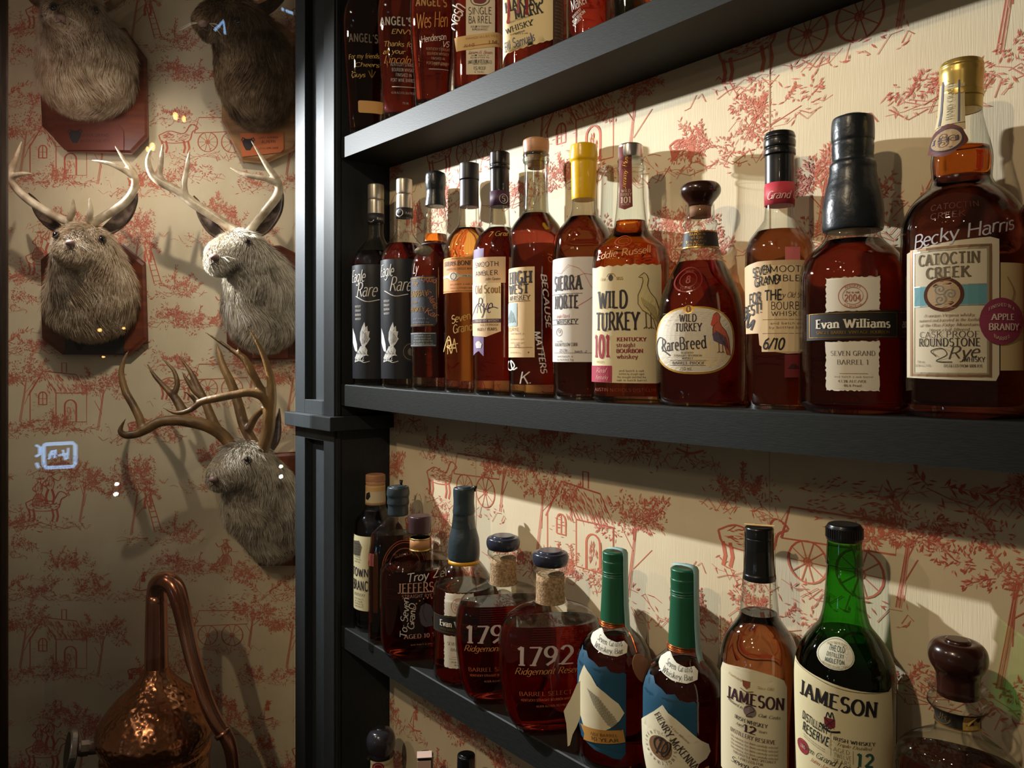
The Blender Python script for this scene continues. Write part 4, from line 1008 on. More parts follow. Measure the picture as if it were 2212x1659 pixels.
sealp = [(2052 + (34 + 2.2 * math.sin(t * 5)) * math.cos(t), 300 + (34 + 2.2 * math.cos(t * 4)) * math.sin(t)) for t in [6.283 * i / 40 for i in range(40)]]
L.poly(sealp, (98, 44, 34), 0).ell(2054, 300, 26, 26, (60, 50, 66), 1).ell(2054, 300, 23.5, 23.5, (176, 146, 106), 2)
def triskele(L, x, y, r, c, lay=3):
    for k in range(3):
        a0 = k * 2.094
        pts = []
        cx_, cy_ = x + r * .45 * math.cos(a0), y + r * .45 * math.sin(a0)
        for i in range(16):
            t = a0 + math.pi + i * .62; q = r * .42 * (1 - i / 17); pts.append((cx_ + q * math.cos(t), cy_ + q * math.sin(t)))
        L.stroke(pts, r * .07, c, lay, False)
triskele(L, 2054, 300, 22, (110, 84, 58)); L.build()
L = Label(b, 515, 825)
L.poly([(1970, 536), (1990, 528), (2060, 520), (2130, 515), (2146, 520), (2146, 808), (2140, 822), (1970, 818)], (214, 204, 176), 0)
L.frame(1978, 530, 2132, 814, 5, (150, 116, 84, .4, .4), 1).frame(1984, 536, 2126, 808, 3, (206, 196, 168, .3, .6), 1)
L.text('CATOCTIN', 2050, 557, 24, (104, 92, 70), 'bold', 122).text('CREEK', 2050, 587, 23, (104, 92, 70), 'bold', 86)
L.rect(1984, 616, 2126, 658, (98, 156, 166), 1).rect(1984, 614, 2126, 616, SILV, 2).rect(1984, 658, 2126, 660, SILV, 2)
L.ell(2044, 635, 38, 37, (92, 54, 36, .35, .4), 3).ell(2044, 635, 31, 30, (178, 150, 112), 3.6); triskele(L, 2044, 635, 29, (104, 124, 128), 4.2)
for k, t in enumerate(('A unique Virginia whisky,', 'matured and barreled in the foothills', 'of the Blue Ridge Mountains.', 'Never chill-filtered')): L.text(t, 2052, 680 + k * 10.5, 6.5, (150, 120, 96), 'italic', (100, 124, 120, 78)[k])
L.text('CASK PROOF', 2051, 722, 13, (70, 56, 54), 'thin', 118).text('ROUNDSTONE', 2051, 739, 17, (60, 50, 50), 'serif', 122)
L.text('Rye', 2078, 760, 26, (72, 60, 40), 'script', 58, 6, 3).stroke([(2030, 770), (2020, 758), (2040, 752), (2050, 766), (2030, 780), (2060, 782)], 2, (72, 60, 40), 3)
L.text('WHISKY', 2100, 776, 10, (60, 50, 50), 'serif', 40).text('750 mL', 2000, 782, 5, (120, 100, 90), 'sans', 20).text('58.5% ALC./VOL.', 2004, 790, 5, (120, 100, 90), 'sans', 40).text('DISTILLED FROM 100% RYE', 2080, 790, 6, (90, 76, 70), 'serif', 72); L.build()
L = Label(b, 570, 800, 'side_label', off=.0003); L.rect(2148, 570, 2215, 800, (200, 182, 132), 0).stroke([(2160, 600), (2172, 630), (2166, 660)], 2, (150, 130, 80)); L.build()
L = Label(b, 645, 750, 'round_sticker', off=.0010)
L.ell(2149, 695, 40, 50, (142, 58, 84), 0).text('APPLE', 2152, 686, 13, (226, 206, 190), 'bold', 50).text('BRANDY', 2155, 707, 14, (226, 206, 190), 'bold', 68).text('FINISHED IN A', 2150, 660, 7, (216, 186, 170), 'serif', 56, arch=10).text('BARREL', 2150, 732, 7, (216, 186, 170), 'serif', 36, arch=-7); L.build()
L = Label(b, 470, 530, 'signature', off=.0005)
L.text('Becky Harris', 2078, 500, 30, (190, 190, 194), 'hand', 210, 8); L.text('CATOCTIN', 2062, 442, 13, (90, 60, 54, .15), 'sans', 100).text('CREEK', 2050, 462, 13, (90, 60, 54, .15), 'sans', 70); L.build()

# bottle cut by the right edge
b = B('whiskey_bottle', 'orange bottle cut off by the right edge of the picture on the middle shelf', 2332, 2,
      [(910, 100), (895, 99), (870, 100), (560, 100), (500, 98), (450, 110), (400, 75), (370, 52), (330, 45), (200, 40)], liq='orange', level=400, lb=20, group=G2)
b.ring('cap', [(240, 44), (150, 44)], M_black)

# ================================================= top shelf (only the lower halves are seen from below)
def angel(cx, lab, hw, base, wr):
    b = B('whiskey_bottle', lab, cx, 1, [(base, hw * .74), (base - 20, hw * .75), (base - 100, hw * .84), (base - 190, hw * .98), (base - 260, hw), (base - 300, hw * .8), (base - 330, hw * .42), (base - 360, hw * .3), (base - 420, hw * .28)], d=.52, n=2.6, liq='dark', level=base - 330, lb=14, group=G1, rot=wr, Y=.684)
    b.ring('stopper', [(base - 415, hw * .3), (base - 450, hw * .36), (base - 470, hw * .34)], M_cork)
    return b
b = angel(793, 'dark flask shaped bottle with gold handwriting, leftmost on the top shelf', 50, 302, 0)
L = Label(b, 60, 300, 'lettering_panel', off=.0004); L.text("ANGEL'S", 786, 86, 17, (120, 110, 92), 'heavy', 54).text('For my friends', 786, 124, 10, PENG, 'hand', 60, 4).text('Cheers', 792, 142, 9, PENG, 'hand', 50, 2).text('Guys', 774, 164, 10, PENG, 'hand', 30)
L.stroke([(796, 155), (803, 168), (810, 155)], 1.4, GOLD).stroke([(803, 152), (803, 170)], 1.2, GOLD); L.build()
L = Label(b, 215, 248); L.rect(774, 219, 827, 245, (206, 160, 92), 0, r=4); L.build()
b = angel(869, 'dark flask shaped bottle with gold signature and white print, second on the top shelf', 52, 286, 0)
L = Label(b, 40, 290, 'lettering_panel', off=.0004); L.text("ANGEL'S", 857, 50, 17, (190, 186, 172), 'heavy', 60).text('ENVY', 868, 72, 10, PENG, 'hand', 40).text('Thanks for', 862, 98, 11, PENG, 'hand', 60, 0).text('all your', 852, 114, 10, PENG, 'hand', 44).text('Lincoln', 858, 131, 16, (196, 130, 50), 'script', 56)
for k, t in enumerate(('KENTUCKY STRAIGHT', 'BOURBON WHISKEY', 'FINISHED IN', 'PORT WINE BARRELS')): L.text(t, 872, 142 + k * 11, 7, (180, 176, 168), 'sans', (54, 50, 34, 56)[k])
L.rect(846, 188.5, 902, 190, SILV, 2).text('43.3% ALC/VOL 86.6 PROOF', 872, 202, 4.5, (160, 156, 148), 'sans', 56).text('750 ML', 877, 224, 4.5, (160, 156, 148), 'sans', 16); L.build()
b = angel(936, 'dark flask shaped bottle with bold gold signature, third on the top shelf', 50, 272, 0)
L = Label(b, 0, 260, 'lettering_panel', off=.0004); L.text("ANGEL'S", 932, 8, 17, (180, 140, 84), 'heavy', 60)
L.text('Wes Hen', 932, 46, 32, (206, 140, 60), 'script', 62, 6).text('Henderson', 936, 84, 14, PENW, 'hand', 52, 10).text('VS', 961, 96, 12, PENW, 'hand', 14)
for k, t in enumerate(('KENTUCKY STRAIGHT', 'BOURBON WHISKEY', 'FINISHED IN', 'PORT WINE FINISH')): L.text(t, 946, 108 + k * 10, 5.5, (160, 140, 110), 'sans', (50, 46, 30, 50)[k])
L.rect(926, 150, 970, 151.4, SILV, 2).text('PORT WINE', 950, 140, 6, (160, 140, 110), 'sans', 34); L.build()
b = B('whiskey_bottle', 'square shouldered bottle with white single barrel label and tan paper band', 1032, 1,
      [(232, 50), (220, 52), (-60, 53), (-90, 45), (-110, 26), (-200, 24)], n=4.5, d=.85, liq='dark', level=-80, lb=12, group=G1, rot=-4, Y=.704)
b.ring('cap', [(-180, 26), (-220, 26)], M_black)
L = Label(b, 0, 165)
L.rect(1010, -20, 1072, 164, (214, 202, 174), 0)
L.ell(1040, 4, 14, 9, (110, 44, 44), 1).ringl(1040, 4, 20, 13, 2, (90, 76, 60))
L.text('SINGLE', 1040, 28, 15, INK, 'sans', 50).text('BARREL', 1040, 47, 15, INK, 'sans', 50).text('KENTUCKY STRAIGHT', 1040, 62, 4.5, INK, 'sans', 40).text('BOURBON WHISKEY', 1040, 68, 4.5, INK, 'sans', 34)
L.text('James B. Beam', 1040, 117, 7, (150, 60, 50), 'script', 52).lines(1018, 1062, 121, 130, 2, INK, 3.2).text('JAMES B BEAM DISTILLING CO.', 1040, 136, 7, (50, 60, 80), 'serif', 52, arch=2).text('CLERMONT, KENTUCKY', 1040, 142, 3, INK, 'sans', 34).text('95 PROOF', 1040, 151, 7, INK, 'sans', 26).text('47.5% ALC.', 1040, 159, 3.4, INK, 'sans', 20); L.build()
L = Label(b, 72, 115, 'paper_band', off=.0008); L.poly([(985, 84), (1090, 70), (1092, 101), (989, 114)], (206, 172, 112), 0); L.text('HAND SELECTED', 1044, 84, 4, (150, 110, 70), 'sans', 70, 6).text('N 4-05', 1018, 102, 7, (120, 80, 50), 'hand', 24, 6).text('1.14', 1066, 95, 7, (120, 80, 50), 'hand', 20, 6); L.stroke([(1004, 105), (1080, 96)], .8, (170, 70, 40), 2, False); L.build()
L = Label(b, 0, 80, 'signature', off=.0006); L.text('Nash', 984, 36, 34, PENW, 'hand', 56, 60, 3); L.build()
b = B('whiskey_bottle', 'square bottle with torn cream label, blue signature and red wax drips', 1153, 1,
      [(214, 62), (200, 64), (-60, 64), (-95, 58), (-120, 34), (-200, 28)], n=4, d=.74, liq='dark', level=-90, lb=12, group=G1, rot=-6, Y=.709)
b.ring('wax_cap', [(-110, 36), (-160, 30), (-220, 32)], K('wax_red', srgb(140, 16, 26), .25))
L = Label(b, -40, 118, off=.0004)
pts = [(1085, -40), (1199, -40), (1199, 90)] + [(1199 - i * 7, 90 + i * 1.7 + (2 if i % 2 else 0)) for i in range(1, 15)] + [(1088, 130)]
L.poly(pts, (222, 204, 152), 0)
for t, x, y, h, s, w in (("MAKER'S", 1135, 8, 24, 'bold', 84), ('MARK', 1146, 27, 24, 'bold', 60)): L.text(t, x, y, h, INK, s, w, 10)
L.text('KENTUCKY STRAIGHT BOURBON', 1128, 44, 3.6, INK, 'sans', 50, 14).text('WHISKY', 1126, 60, 12, INK, 'serif', 62, 14).text('Handmade', 1126, 72, 4, INK, 'italic', 26, 12).text('Bill Samuels', 1124, 92, 20, (78, 84, 120), 'hand', 72, 14, 3).lines(1102, 1150, 70, 80, 1, INK, 3)
RW = K('wax_red', srgb(140, 16, 26), .25)
for x, y1, w in ((1103, 46, 6), (1124, 28, 5), (1143, 32, 5)):
    L.stroke([(x, -40), (x + 1, y1 - 12), (x, y1)], w, RW, 4, False).ell(x, y1, w * .7, w * .9, RW, 4)
L.build()
L = Label(b, -40, 100, 'side_print'); L.rect(1199, -40, 1232, 120, (70, 50, 42), 0).lines(1200, 1224, 0, 90, 12, (150, 130, 100), 3); L.build()
b = B('whiskey_bottle', 'round deep red bottle with slanted white capital lettering on the top shelf', 1276, 1,
      [(172, 46), (160, 50), (-60, 51), (-100, 30), (-200, 24)], liq='red', level=-80, lb=12, group=G1, d=.8, Y=.704)
b.ring('cap', [(-180, 26), (-220, 26)], M_black)
L = Label(b, -30, 60, 'lettering_panel', off=.0004); L.text('Maker', 1248, 4, 26, (206, 206, 200), 'script', 40, 20).text('KENTUCKY', 1246, 28, 6, (206, 206, 200), 'serif', 24, 34).text('BOURBON', 1250, 36, 7, (206, 206, 200), 'serif', 34, 34).text('WHISKEY', 1248, 46, 6, (206, 206, 200), 'serif', 26, 34); L.build()
b = B('whiskey_bottle', 'almost black green bottle between the red and the orange one up top', 1360, 1,
      [(134, 34), (-60, 38), (-100, 28), (-200, 20)], liq='green', level=-80, lb=8, group=G1, d=.9)
b.ring('cap', [(-180, 22), (-220, 22)], M_black)
b = B('whiskey_bottle', 'bright orange bottle at the right end of the visible top shelf', 1436, 1,
      [(104, 46), (90, 48), (-80, 50), (-120, 30), (-200, 24)], liq='orange', level=-80, lb=8, group=G1, d=.9)
b.ring('cap', [(-180, 26), (-220, 26)], M_black)

# ================================================= slanting lower shelf
b = B('whiskey_bottle', 'dark bottle with tan wood cap and cream label, farthest left on the lower shelf', 811, 3,
      [(1385, 44), (1375, 46), (1200, 46.5), (1160, 46), (1140, 44), (1122, 42), (1108, 31), (1098, 24), (1088, 21.5), (1040, 20), (1030, 19)], liq='deep', level=1098, lb=8, group=G3, Y=.703)
b.ring('wooden_cap', [(1047, 20.6), (1041, 21), (1039, 20.4), (1037, 21.2), (1024, 21)], M_cork)
b.ring('paper_collar', [(1088, 21.9), (1062, 21.4), (1047, 21.2)], M_tanp, rnd=False)
L = Label(b, 1062, 1086, 'neck_label', off=.0010); L.rect(792, 1062, 832, 1086, (206, 192, 158), 0).poly([(793, 1066), (799, 1062), (801, 1072), (796, 1080), (792, 1078)], INK, 1); L.build()
L = Label(b, 1160, 1320)
L.rect(753, 1158, 826, 1318, (206, 198, 158), 0)
L.poly([(762, 1172), (776, 1168), (782, 1180), (778, 1200), (764, 1202)], (90, 84, 70), 1).lines(760, 784, 1172, 1216, 8, (80, 76, 66), 4)
L.text('TOWN', 776, 1236, 17, (44, 38, 52), 'heavy', 50).text('BRANCH', 780, 1264, 20, (44, 38, 52), 'heavy', 56).text('KENTUCKY', 776, 1284, 6, INK, 'sans', 34).lines(760, 790, 1290, 1312, 4, (110, 104, 90), 4); L.build()

b = B('whiskey_bottle', 'arched shoulder brown flask with green black wax top behind the ten year rye', 860, 3,
      [(1408, 60), (1394, 63.5), (1300, 64), (1220, 64), (1192, 63), (1170, 60), (1150, 58), (1136, 46), (1125, 34), (1117, 24), (1110, 20.5), (1080, 19)], liq='brown', level=1150, lb=8, group=G3, d=.5, n=2.6, rot=4, Y=.700, glass=M_glass)
b.ring('wax_cap', [(1112, 21.5), (1108, 22.5), (1092, 22), (1086, 23.8), (1074, 23), (1068, 24.6), (1058, 24), (1051, 22), (1049, 16)], M_waxg)
b.ring('wax_tab', [(1054, 2), (1040, 4)], M_black, rnd=False).location = (8 * b.k, 18 * b.k, 0)
L = Label(b, 1190, 1290, 'raised_ring', off=.0008)
for r in (48, 44, 34): L.ringl(872, 1226, r, r * 1.25, 2.2, (130, 70, 50, .2))
L.text('BOURBON', 870, 1196, 8, (150, 84, 60, .2), 'serif', 40, 10); L.build()
L = Label(b, 1300, 1340, 'small_sticker'); L.rect(790, 1195, 806, 1222, (116, 52, 40), 0); L.build()

b = B('whiskey_bottle', 'squat ten year rye with plum stopper, gold star arc and silver handwriting', 907, 3,
      [(1420, 50), (1412, 64), (1398, 76), (1376, 83), (1340, 85), (1240, 85), (1220, 80), (1207, 70), (1198, 52), (1191, 34), (1187, 22), (1180, 20.5), (1160, 20.5), (1157, 25), (1150, 25), (1147, 22)], liq='red', level=1222, lb=10, group=G3, d=.55, n=2.8, rot=6, Y=.694)
b.ring('stopper', [(1150, 23.6), (1146, 24.2), (1122, 24.6), (1113, 24)], K('cap_plum', srgb(72, 52, 56), .3, .2))
b.ring('neck_band', [(1186, 22), (1160, 21.6)], K('band_tan', srgb(170, 122, 76), .45), rnd=False)
b.ring('gold_edge', [(1187, 22.6), (1184, 22.5)], M_gold, rnd=False); b.ring('gold_edge', [(1163, 22.1), (1160, 22)], M_gold, rnd=False)
L = Label(b, 1162, 1184, 'neck_lettering', off=.0012); L.text('2026', 916, 1173, 7, (120, 84, 50), 'serif', 22); L.build()
L = Label(b, 1230, 1400, 'lettering_panel', off=.0004)
L.text("JEFFERSON'S", 916, 1266, 20, (196, 150, 128), 'serif', 122).rect(862, 1276, 976, 1277.5, (196, 150, 128), 1).text('STRAIGHT RYE WHISKEY', 918, 1284, 7, (196, 150, 128), 'sans', 108)
L.text('AGED 10 YEARS', 920, 1370, 9, (196, 150, 128), 'serif', 104)
for k in range(15):
    a = math.radians(196 - k * 15); L.text('*', 919 + 34 * math.cos(a), 1326 - 36 * math.sin(a), 8, (222, 150, 90), 'heavy')
L.poly([(903, 1340), (900, 1322), (904, 1306), (914, 1300), (926, 1306), (932, 1322), (928, 1332), (930, 1350), (914, 1352), (906, 1346)], (78, 74, 80), 1)
L.stroke([(902, 1326), (897, 1330), (902, 1334), (901, 1340)], 1.2, (30, 26, 30), 2).stroke([(912, 1302), (908, 1320), (916, 1340)], 1, (30, 26, 30), 2)
L.lines(880, 960, 1384, 1392, 1, (170, 130, 100), 3.4); L.build()
L = Label(b, 1215, 1370, 'signature', off=.0006)
L.text('Troy Zel', 916, 1240, 18, PENW, 'hand', 90, 6).text('To: Seven', 869, 1330, 15, PENW, 'hand', 88, 86).text('GranD', 884, 1328, 14, PENW, 'hand', 56, 84); L.build()

evan(1002, 3, .60, 0, [(1465, 56), (1455, 63), (1430, 66), (1300, 66.5), (1276, 65), (1256, 61), (1240, 54), (1228, 46), (1220, 38), (1214, 33), (1207, 32), (1180, 31), (1080, 20)],
     [(1208, 32.5), (1202, 34), (1186, 34.5), (1165, 33), (1145, 28), (1128, 24.5), (1120, 24), (1112, 23), (1105, 24), (1085, 22.5), (1070, 23), (1058, 23), (1053, 21), (1051, 15)], M_waxg,
     'slender bottle with tall grey black wax neck and yellow ring, before the twin decanters', (1279, 1440), G3, xo=-10, liq='dark', level=1262, lb=8, Y=.70)
bb = [o for o in bpy.data.objects if o.get('label', '').startswith('slender bottle')][0]
class _R: pass
for o_ in (0,):
    b = _R(); 
    b = Bottle.__new__(Bottle); b.cx = 1002; b.root = bb; b.x, b.y = bb.location.x, bb.location.y; b.Z = Vector((b.x, b.y, 0)).dot(FW); b.k = b.Z / FPX; b.base = bb.location.z
    b.ring('yellow_ring', [(1215, 34), (1207, 33.2)], K('band_yellow', srgb(206, 150, 30), .4), rnd=False)
    q = b.ring('wax_tab', [(1062, 2), (1050, 5)], M_black, rnd=False); q.location = (24 * b.k, 0, 0)

def d1792(cx, sc, yt, yb, label, Y, rot, lx):
    y = lambda v: yt + (v - 1186) / (1566 - 1186) * (yb - yt)
    s = sc
    b = B('whiskey_bottle', label, cx, 3, [(yb, 74 * s), (y(1552), 86 * s), (y(1530), 97 * s), (y(1490), 106 * s), (y(1430), 113 * s), (y(1385), 112.5 * s), (y(1350), 107 * s), (y(1328), 95 * s), (y(1314), 76 * s), (y(1305), 52 * s, .75, 2.2), (y(1299), 36 * s, 1, 2), (y(1292), 31 * s, 1, 2), (y(1240), 29 * s, 1, 2), (y(1232), 36 * s, 1, 2), (y(1222), 36 * s, 1, 2), (y(1219), 30 * s, 1, 2)],
          liq='red', level=y(1340), lb=12, group=G3, d=.46, n=2.5, rot=rot, Y=Y)
    b.ring('burlap_wrap', [(y(1300), 33 * s), (y(1292), 31.5 * s), (y(1240), 30.5 * s)], M_burl, rnd=False)
    b.ring('knob_stopper', [(y(1221), 32 * s), (y(1217), 37 * s), (y(1208), 39.5 * s), (y(1200), 39 * s), (y(1193), 36 * s), (y(1188), 28 * s)], K('cap_slate', srgb(54, 58, 72), .22, .35))
    L = Label(b, y(1395), y(1520), 'lettering_panel', off=.0004)
    x = lambda v: lx + (v - 1212) * s
    h = (yb - yt) / 380
    L.text('1792', x(1190), y(1414), 40 * h, (206, 190, 184, .4), 'serif', 122 * s).text('Ridgemont Reserve', x(1200), y(1446), 14 * h, (200, 148, 84), 'script', 152 * s)
    L.text('BARREL SELECT', x(1190), y(1496), 9 * h, (190, 110, 70), 'thin', 118 * s).text('KENTUCKY STRAIGHT BOURBON WHISKEY', x(1196), y(1510), 5 * h, (206, 130, 90), 'sans', 124 * s).text('46.85% ALC/VOL 93.7 PROOF', x(1206), y(1524), 4.4 * h, (206, 130, 90), 'sans', 78 * s)
    L.build()
    L = Label(b, y(1330), y(1390), 'raised_mark', off=.0004)
    for k in range(10): L.stroke([(x(1160), y(1352 + k * 5)), (x(1260), y(1352 + k * 5))], .5, (120, 30, 34), 2, False)
    L.build()
    L = Label(b, y(1200), y(1205), 'x')
    return b
d1792(1087, .92, 1154, 1505, 'round decanter with burlap neck and slate knob, left of the twin pair', .697, 12, 1074)
d1792(1189, 1.0, 1186, 1562, 'round decanter with burlap neck showing white numerals, right of the twin pair', .688, 12, 1190)

def mckenna(cx, label, top, left, tag):
    dy = top - 1188
    s = 1.0 if not tag == 2 else 1.10
    y = lambda v: top + (v - 1188) * s
    b = B('whiskey_bottle', label, cx, 3, [(y(1655), 72 * s), (y(1640), 79 * s), (y(1600), 80 * s), (y(1440), 80.5 * s), (y(1415), 78 * s), (y(1395), 72 * s), (y(1378), 60 * s), (y(1366), 47 * s), (y(1356), 37 * s), (y(1346), 31 * s), (y(1280), 26 * s), (y(1200), 23 * s)],
          liq='dark', level=y(1360), lb=10, group=G3, Y=.702)
    b.ring('cap', [(y(1345), 30.5 * s), (y(1340), 30.5 * s), (y(1290), 28 * s), (y(1244), 26 * s), (y(1242), 25 * s), (y(1239), 26.5 * s), (y(1236), 25.5 * s), (y(1233), 26.6 * s), (y(1230), 25.6 * s), (y(1212), 26 * s), (y(1209), 25.2 * s), (y(1190), 25.6 * s)], M_green)
    for k in range(4):
        r = 31.5 * s; z = b.zz(y(1338 + k * 2.4))
        pts = [((r + (k % 2)) * b.k * math.cos(t), (r + (k % 2)) * b.k * math.sin(t), z + .0006 * math.sin(t * 2 + k)) for t in [i * 6.2832 / 28 for i in range(29)]]
        v, f = tube_vf(pts, .0006, 6, False); mesh_obj('copper_wire', v, f, M_copper, b.root, smooth=True)
    # teal tax strip over the top and down the right side
    V, Fc = [], []
    path = [(-14, 1187), (0, 1184.5), (14, 1184.5), (24, 1186), (28, 1192), (28.5, 1240), (30, 1300), (33, 1345), (38, 1362), (60, 1392), (70, 1402)] if tag == 1 else [(-24, 1188), (0, 1184.5), (14, 1184.5), (24, 1186), (28, 1192), (28.5, 1240), (30, 1300), (33, 1345), (38, 1362), (50, 1378)]
    az = math.radians(34)
    for i, (dx, yy) in enumerate(path):
        rr = dx * s * b.k + (.0009 if dx > 0 else 0); hw_ = 9 * s * b.k
        for w in (-1, 1):
            bend = min(abs(dx) / 28.0, 1) * hw_ * .28     # edges hug the cap
            V.append(((rr - bend * .5) * math.cos(az) + w * hw_ * math.sin(az), -(rr - bend * .5) * math.sin(az) + w * hw_ * math.cos(az), b.zz(y(yy)) + .0004))
    for i in range(len(path) - 1): Fc.append((2 * i, 2 * i + 1, 2 * i + 3, 2 * i + 2))
    st = mesh_obj('tax_strip', V, Fc, M_strip, b.root, smooth=True); sd = st.modifiers.new('t', 'SOLIDIFY'); sd.thickness = .0004
    L = Label(b, y(1378), y(1425), 'white_sticker', off=.0006)
    L.poly([(cx + a * s, y(v)) for a, v in ((-76, 1387), (-72, 1376), (-62, 1372), (-24, 1386), (8, 1391), (32, 1389), (38, 1396), (30, 1408), (6, 1414), (-24, 1412), (-52, 1404), (-70, 1395))], (206, 204, 186), 0)
    L.text('Seven Grand', cx - 18 * s, y(1392), 8.5 * s, INK, 'thin', 84 * s, -4, arch=-3).text('Whiskey Bar', cx - 18 * s, y(1404), 8.5 * s, INK, 'thin', 80 * s, -4, arch=-3); L.build()
    L = Label(b, y(1420), y(1640), 'blue_label', off=.0004)
    L.poly([(cx + a * s, y(v)) for a, v in ((-81, 1414), (-76, 1420), (-68, 1418), (-60, 1428), (-46, 1432), (-34, 1440), (-18, 1436), (-8, 1446), (8, 1448), (20, 1446), (25, 1450), (24, 1620), (14, 1632), (-4, 1630), (-20, 1624), (-42, 1620), (-62, 1610), (-72, 1604), (-81, 1560))], (26, 72, 96), 0); L.build()
    return b, y, s
b, y, s = mckenna(1327, 'green capped bottle with hanging copper oval tag and peeling paper label', 1188, 0, 1)
o = mesh_obj('hanging_tag', *join_vf([ellipsoid_vf((0, 0, 0), 18 * b.k, .0012, 33 * b.k)]), K('tag_copper', srgb(150, 104, 74), .45, .3), b.root, smooth=True)
o.location = (56 * b.k, -74 * b.k, b.zz(1411)); o.rotation_euler = (0, math.radians(-22), math.radians(20))
v, f = tube_vf(catmull([(22 * b.k, -26 * b.k, b.zz(1345)), (36 * b.k, -50 * b.k, b.zz(1356)), (46 * b.k, -72 * b.k, b.zz(1380))], 8), .0006, 6); mesh_obj('tag_wire', v, f, M_copper, b.root)
L = Label(b, 1440, 1600, 'paper_label', off=.0010)
L.poly([(1262, 1445), (1278, 1462), (1290, 1480), (1306, 1490), (1322, 1502), (1336, 1512), (1348, 1532), (1338, 1548), (1330, 1556), (1318, 1566), (1300, 1576), (1276, 1586), (1262, 1580), (1254, 1560), (1248, 1520), (1252, 1478)], (212, 202, 168), 0)
for k in range(15): L.text('Kentucky straight bourbon whiskey aged in oak', 1258 + k * 3.2 + 24, 1494 + k * 4.6 + 4, 4.0, (70, 64, 56), 'italic', 50 - abs(k - 7) * 2.5, -22)
L.build()
L = Label(b, 1570, 1610, 'tan_band', off=.0014); L.poly([(1255, 1578), (1345, 1567), (1350, 1594), (1262, 1608), (1264, 1594)], (176, 128, 62), 0).text('ABV BARREL', 1304, 1582, 6, (90, 60, 34), 'sans', 60, 6).text('10 YEAR', 1306, 1592, 7, (90, 60, 34), 'serif', 60, 6); L.build()
# the loose corner peels away from the glass
pe = [(-66, 1447), (-82, 1466), (-96, 1500), (-112, 1530), (-110, 1540), (-106, 1556), (-104, 1584), (-103, 1604), (-98, 1600), (-92, 1576), (-84, 1560), (-76, 1540), (-70, 1510), (-60, 1480)]
for_v = []
for a, v in pe:
    t = (-a - 60) / 55
    for_v.append((a * b.k * .96, (-46 + 20 * t) * b.k, b.zz(v) + .0))
me_f = [tuple(range(len(for_v)))]
o = mesh_obj('peeling_corner', for_v, me_f, K('paper_cream', srgb(212, 202, 168), .7), b.root); o.modifiers.new('s', 'SOLIDIFY').thickness = .0005

b, y, s = mckenna(1477, 'green capped bottle with large round tenth anniversary print on a torn diamond label', 1224, 0, 2)
L = Label(b, 1520, 1700, 'paper_label', off=.0010)
L.poly([(1433, 1524), (1445, 1538), (1462, 1548), (1480, 1562), (1500, 1580), (1512, 1590), (1528, 1600), (1532, 1616), (1524, 1630), (1508, 1640), (1502, 1660), (1480, 1690), (1400, 1690), (1388, 1640), (1385, 1590), (1398, 1566), (1415, 1545)], (214, 206, 176), 0)
L.text('HENRY McKENNA', 1460, 1597, 17, (60, 48, 44), 'serif', 134, -50)
L.ell(1429, 1618, 24, 25, (118, 86, 56), 1).text('10', 1430, 1616, 36, (40, 34, 32), 'script', 34, -6, 3).ringl(1430, 1612, 14, 16, 3, (40, 34, 32), 3)
for k in range(22):
    a = math.radians(k * 16.4); L.text('SINGLEBARRELKENTUCKYBOURBON'[k], 1429 + 31 * math.cos(a), 1618 + 32 * math.sin(a), 6.5, (100, 84, 70), 'serif', ang=-math.degrees(a) - 90)
L.text('A Fine Whiskey', 1468, 1578, 5, (150, 120, 80), 'script', 50, -38); L.build()
L = Label(b, 1630, 1690, 'tan_band', off=.0014); L.poly([(1498, 1656), (1528, 1646), (1530, 1690), (1490, 1690)], (176, 128, 62), 0); L.build()

# brown twelve year bottle
b = B('whiskey_bottle', 'amber twelve year bottle with black cap, clear empty neck and arched cream label', 1640, 3,
      [(1700, 78), (1690, 81), (1600, 82), (1440, 82), (1412, 81), (1392, 77), (1374, 70), (1358, 60), (1344, 50), (1332, 43), (1318, 40), (1290, 37.5), (1252, 34), (1150, 28)], liq='brown', level=1322, lb=10, group=G3, Y=.70)
b.ring('cap', [(1251, 34), (1240, 34), (1236, 32.5), (1212, 30.5), (1164, 30), (1162, 29.4), (1159, 30.2), (1137, 30)], M_black)
for sgn, nm in ((-1, 'l'), (1, 'r')):
    V = [(sgn * (30 + q) * b.k, (w) * b.k, b.zz(v)) for q, v in ((2.2, 1150), (2.6, 1230), (6, 1262), (9, 1272)) for w in (-8, 6)]
    o = mesh_obj('tax_strip', V, [(0, 1, 3, 2), (2, 3, 5, 4), (4, 5, 7, 6)], M_tanp, b.root); o.modifiers.new('s', 'SOLIDIFY').thickness = .0004
boxes('tax_strip_top', [(-31 * b.k, 31 * b.k, -8 * b.k, 6 * b.k, b.zz(1134.5), b.zz(1133.5))], M_tanp, b.root, 0)
L = Label(b, 1445, 1690, off=.0005)
pts = [(1559, 1690), (1559, 1470), (1563, 1452)] + [(1563 + i * 13.0, 1452 - 9 * math.sin(math.pi * min(1, i / 8))) for i in range(1, 9)] + [(1690, 1464), (1696, 1480), (1696, 1690)]
L.poly(pts, (214, 204, 170), 0)
L.poly([(1606, 1470), (1622, 1470), (1621, 1482), (1614, 1488), (1607, 1482)], (130, 70, 40), 1).text('Established', 1590, 1468, 6, (170, 130, 80), 'script', 36, -10).text('Since 1780', 1652, 1480, 6, (170, 130, 80), 'script', 34, -4).stroke([(1602, 1488), (1614, 1493), (1628, 1490)], 1.6, GOLD)
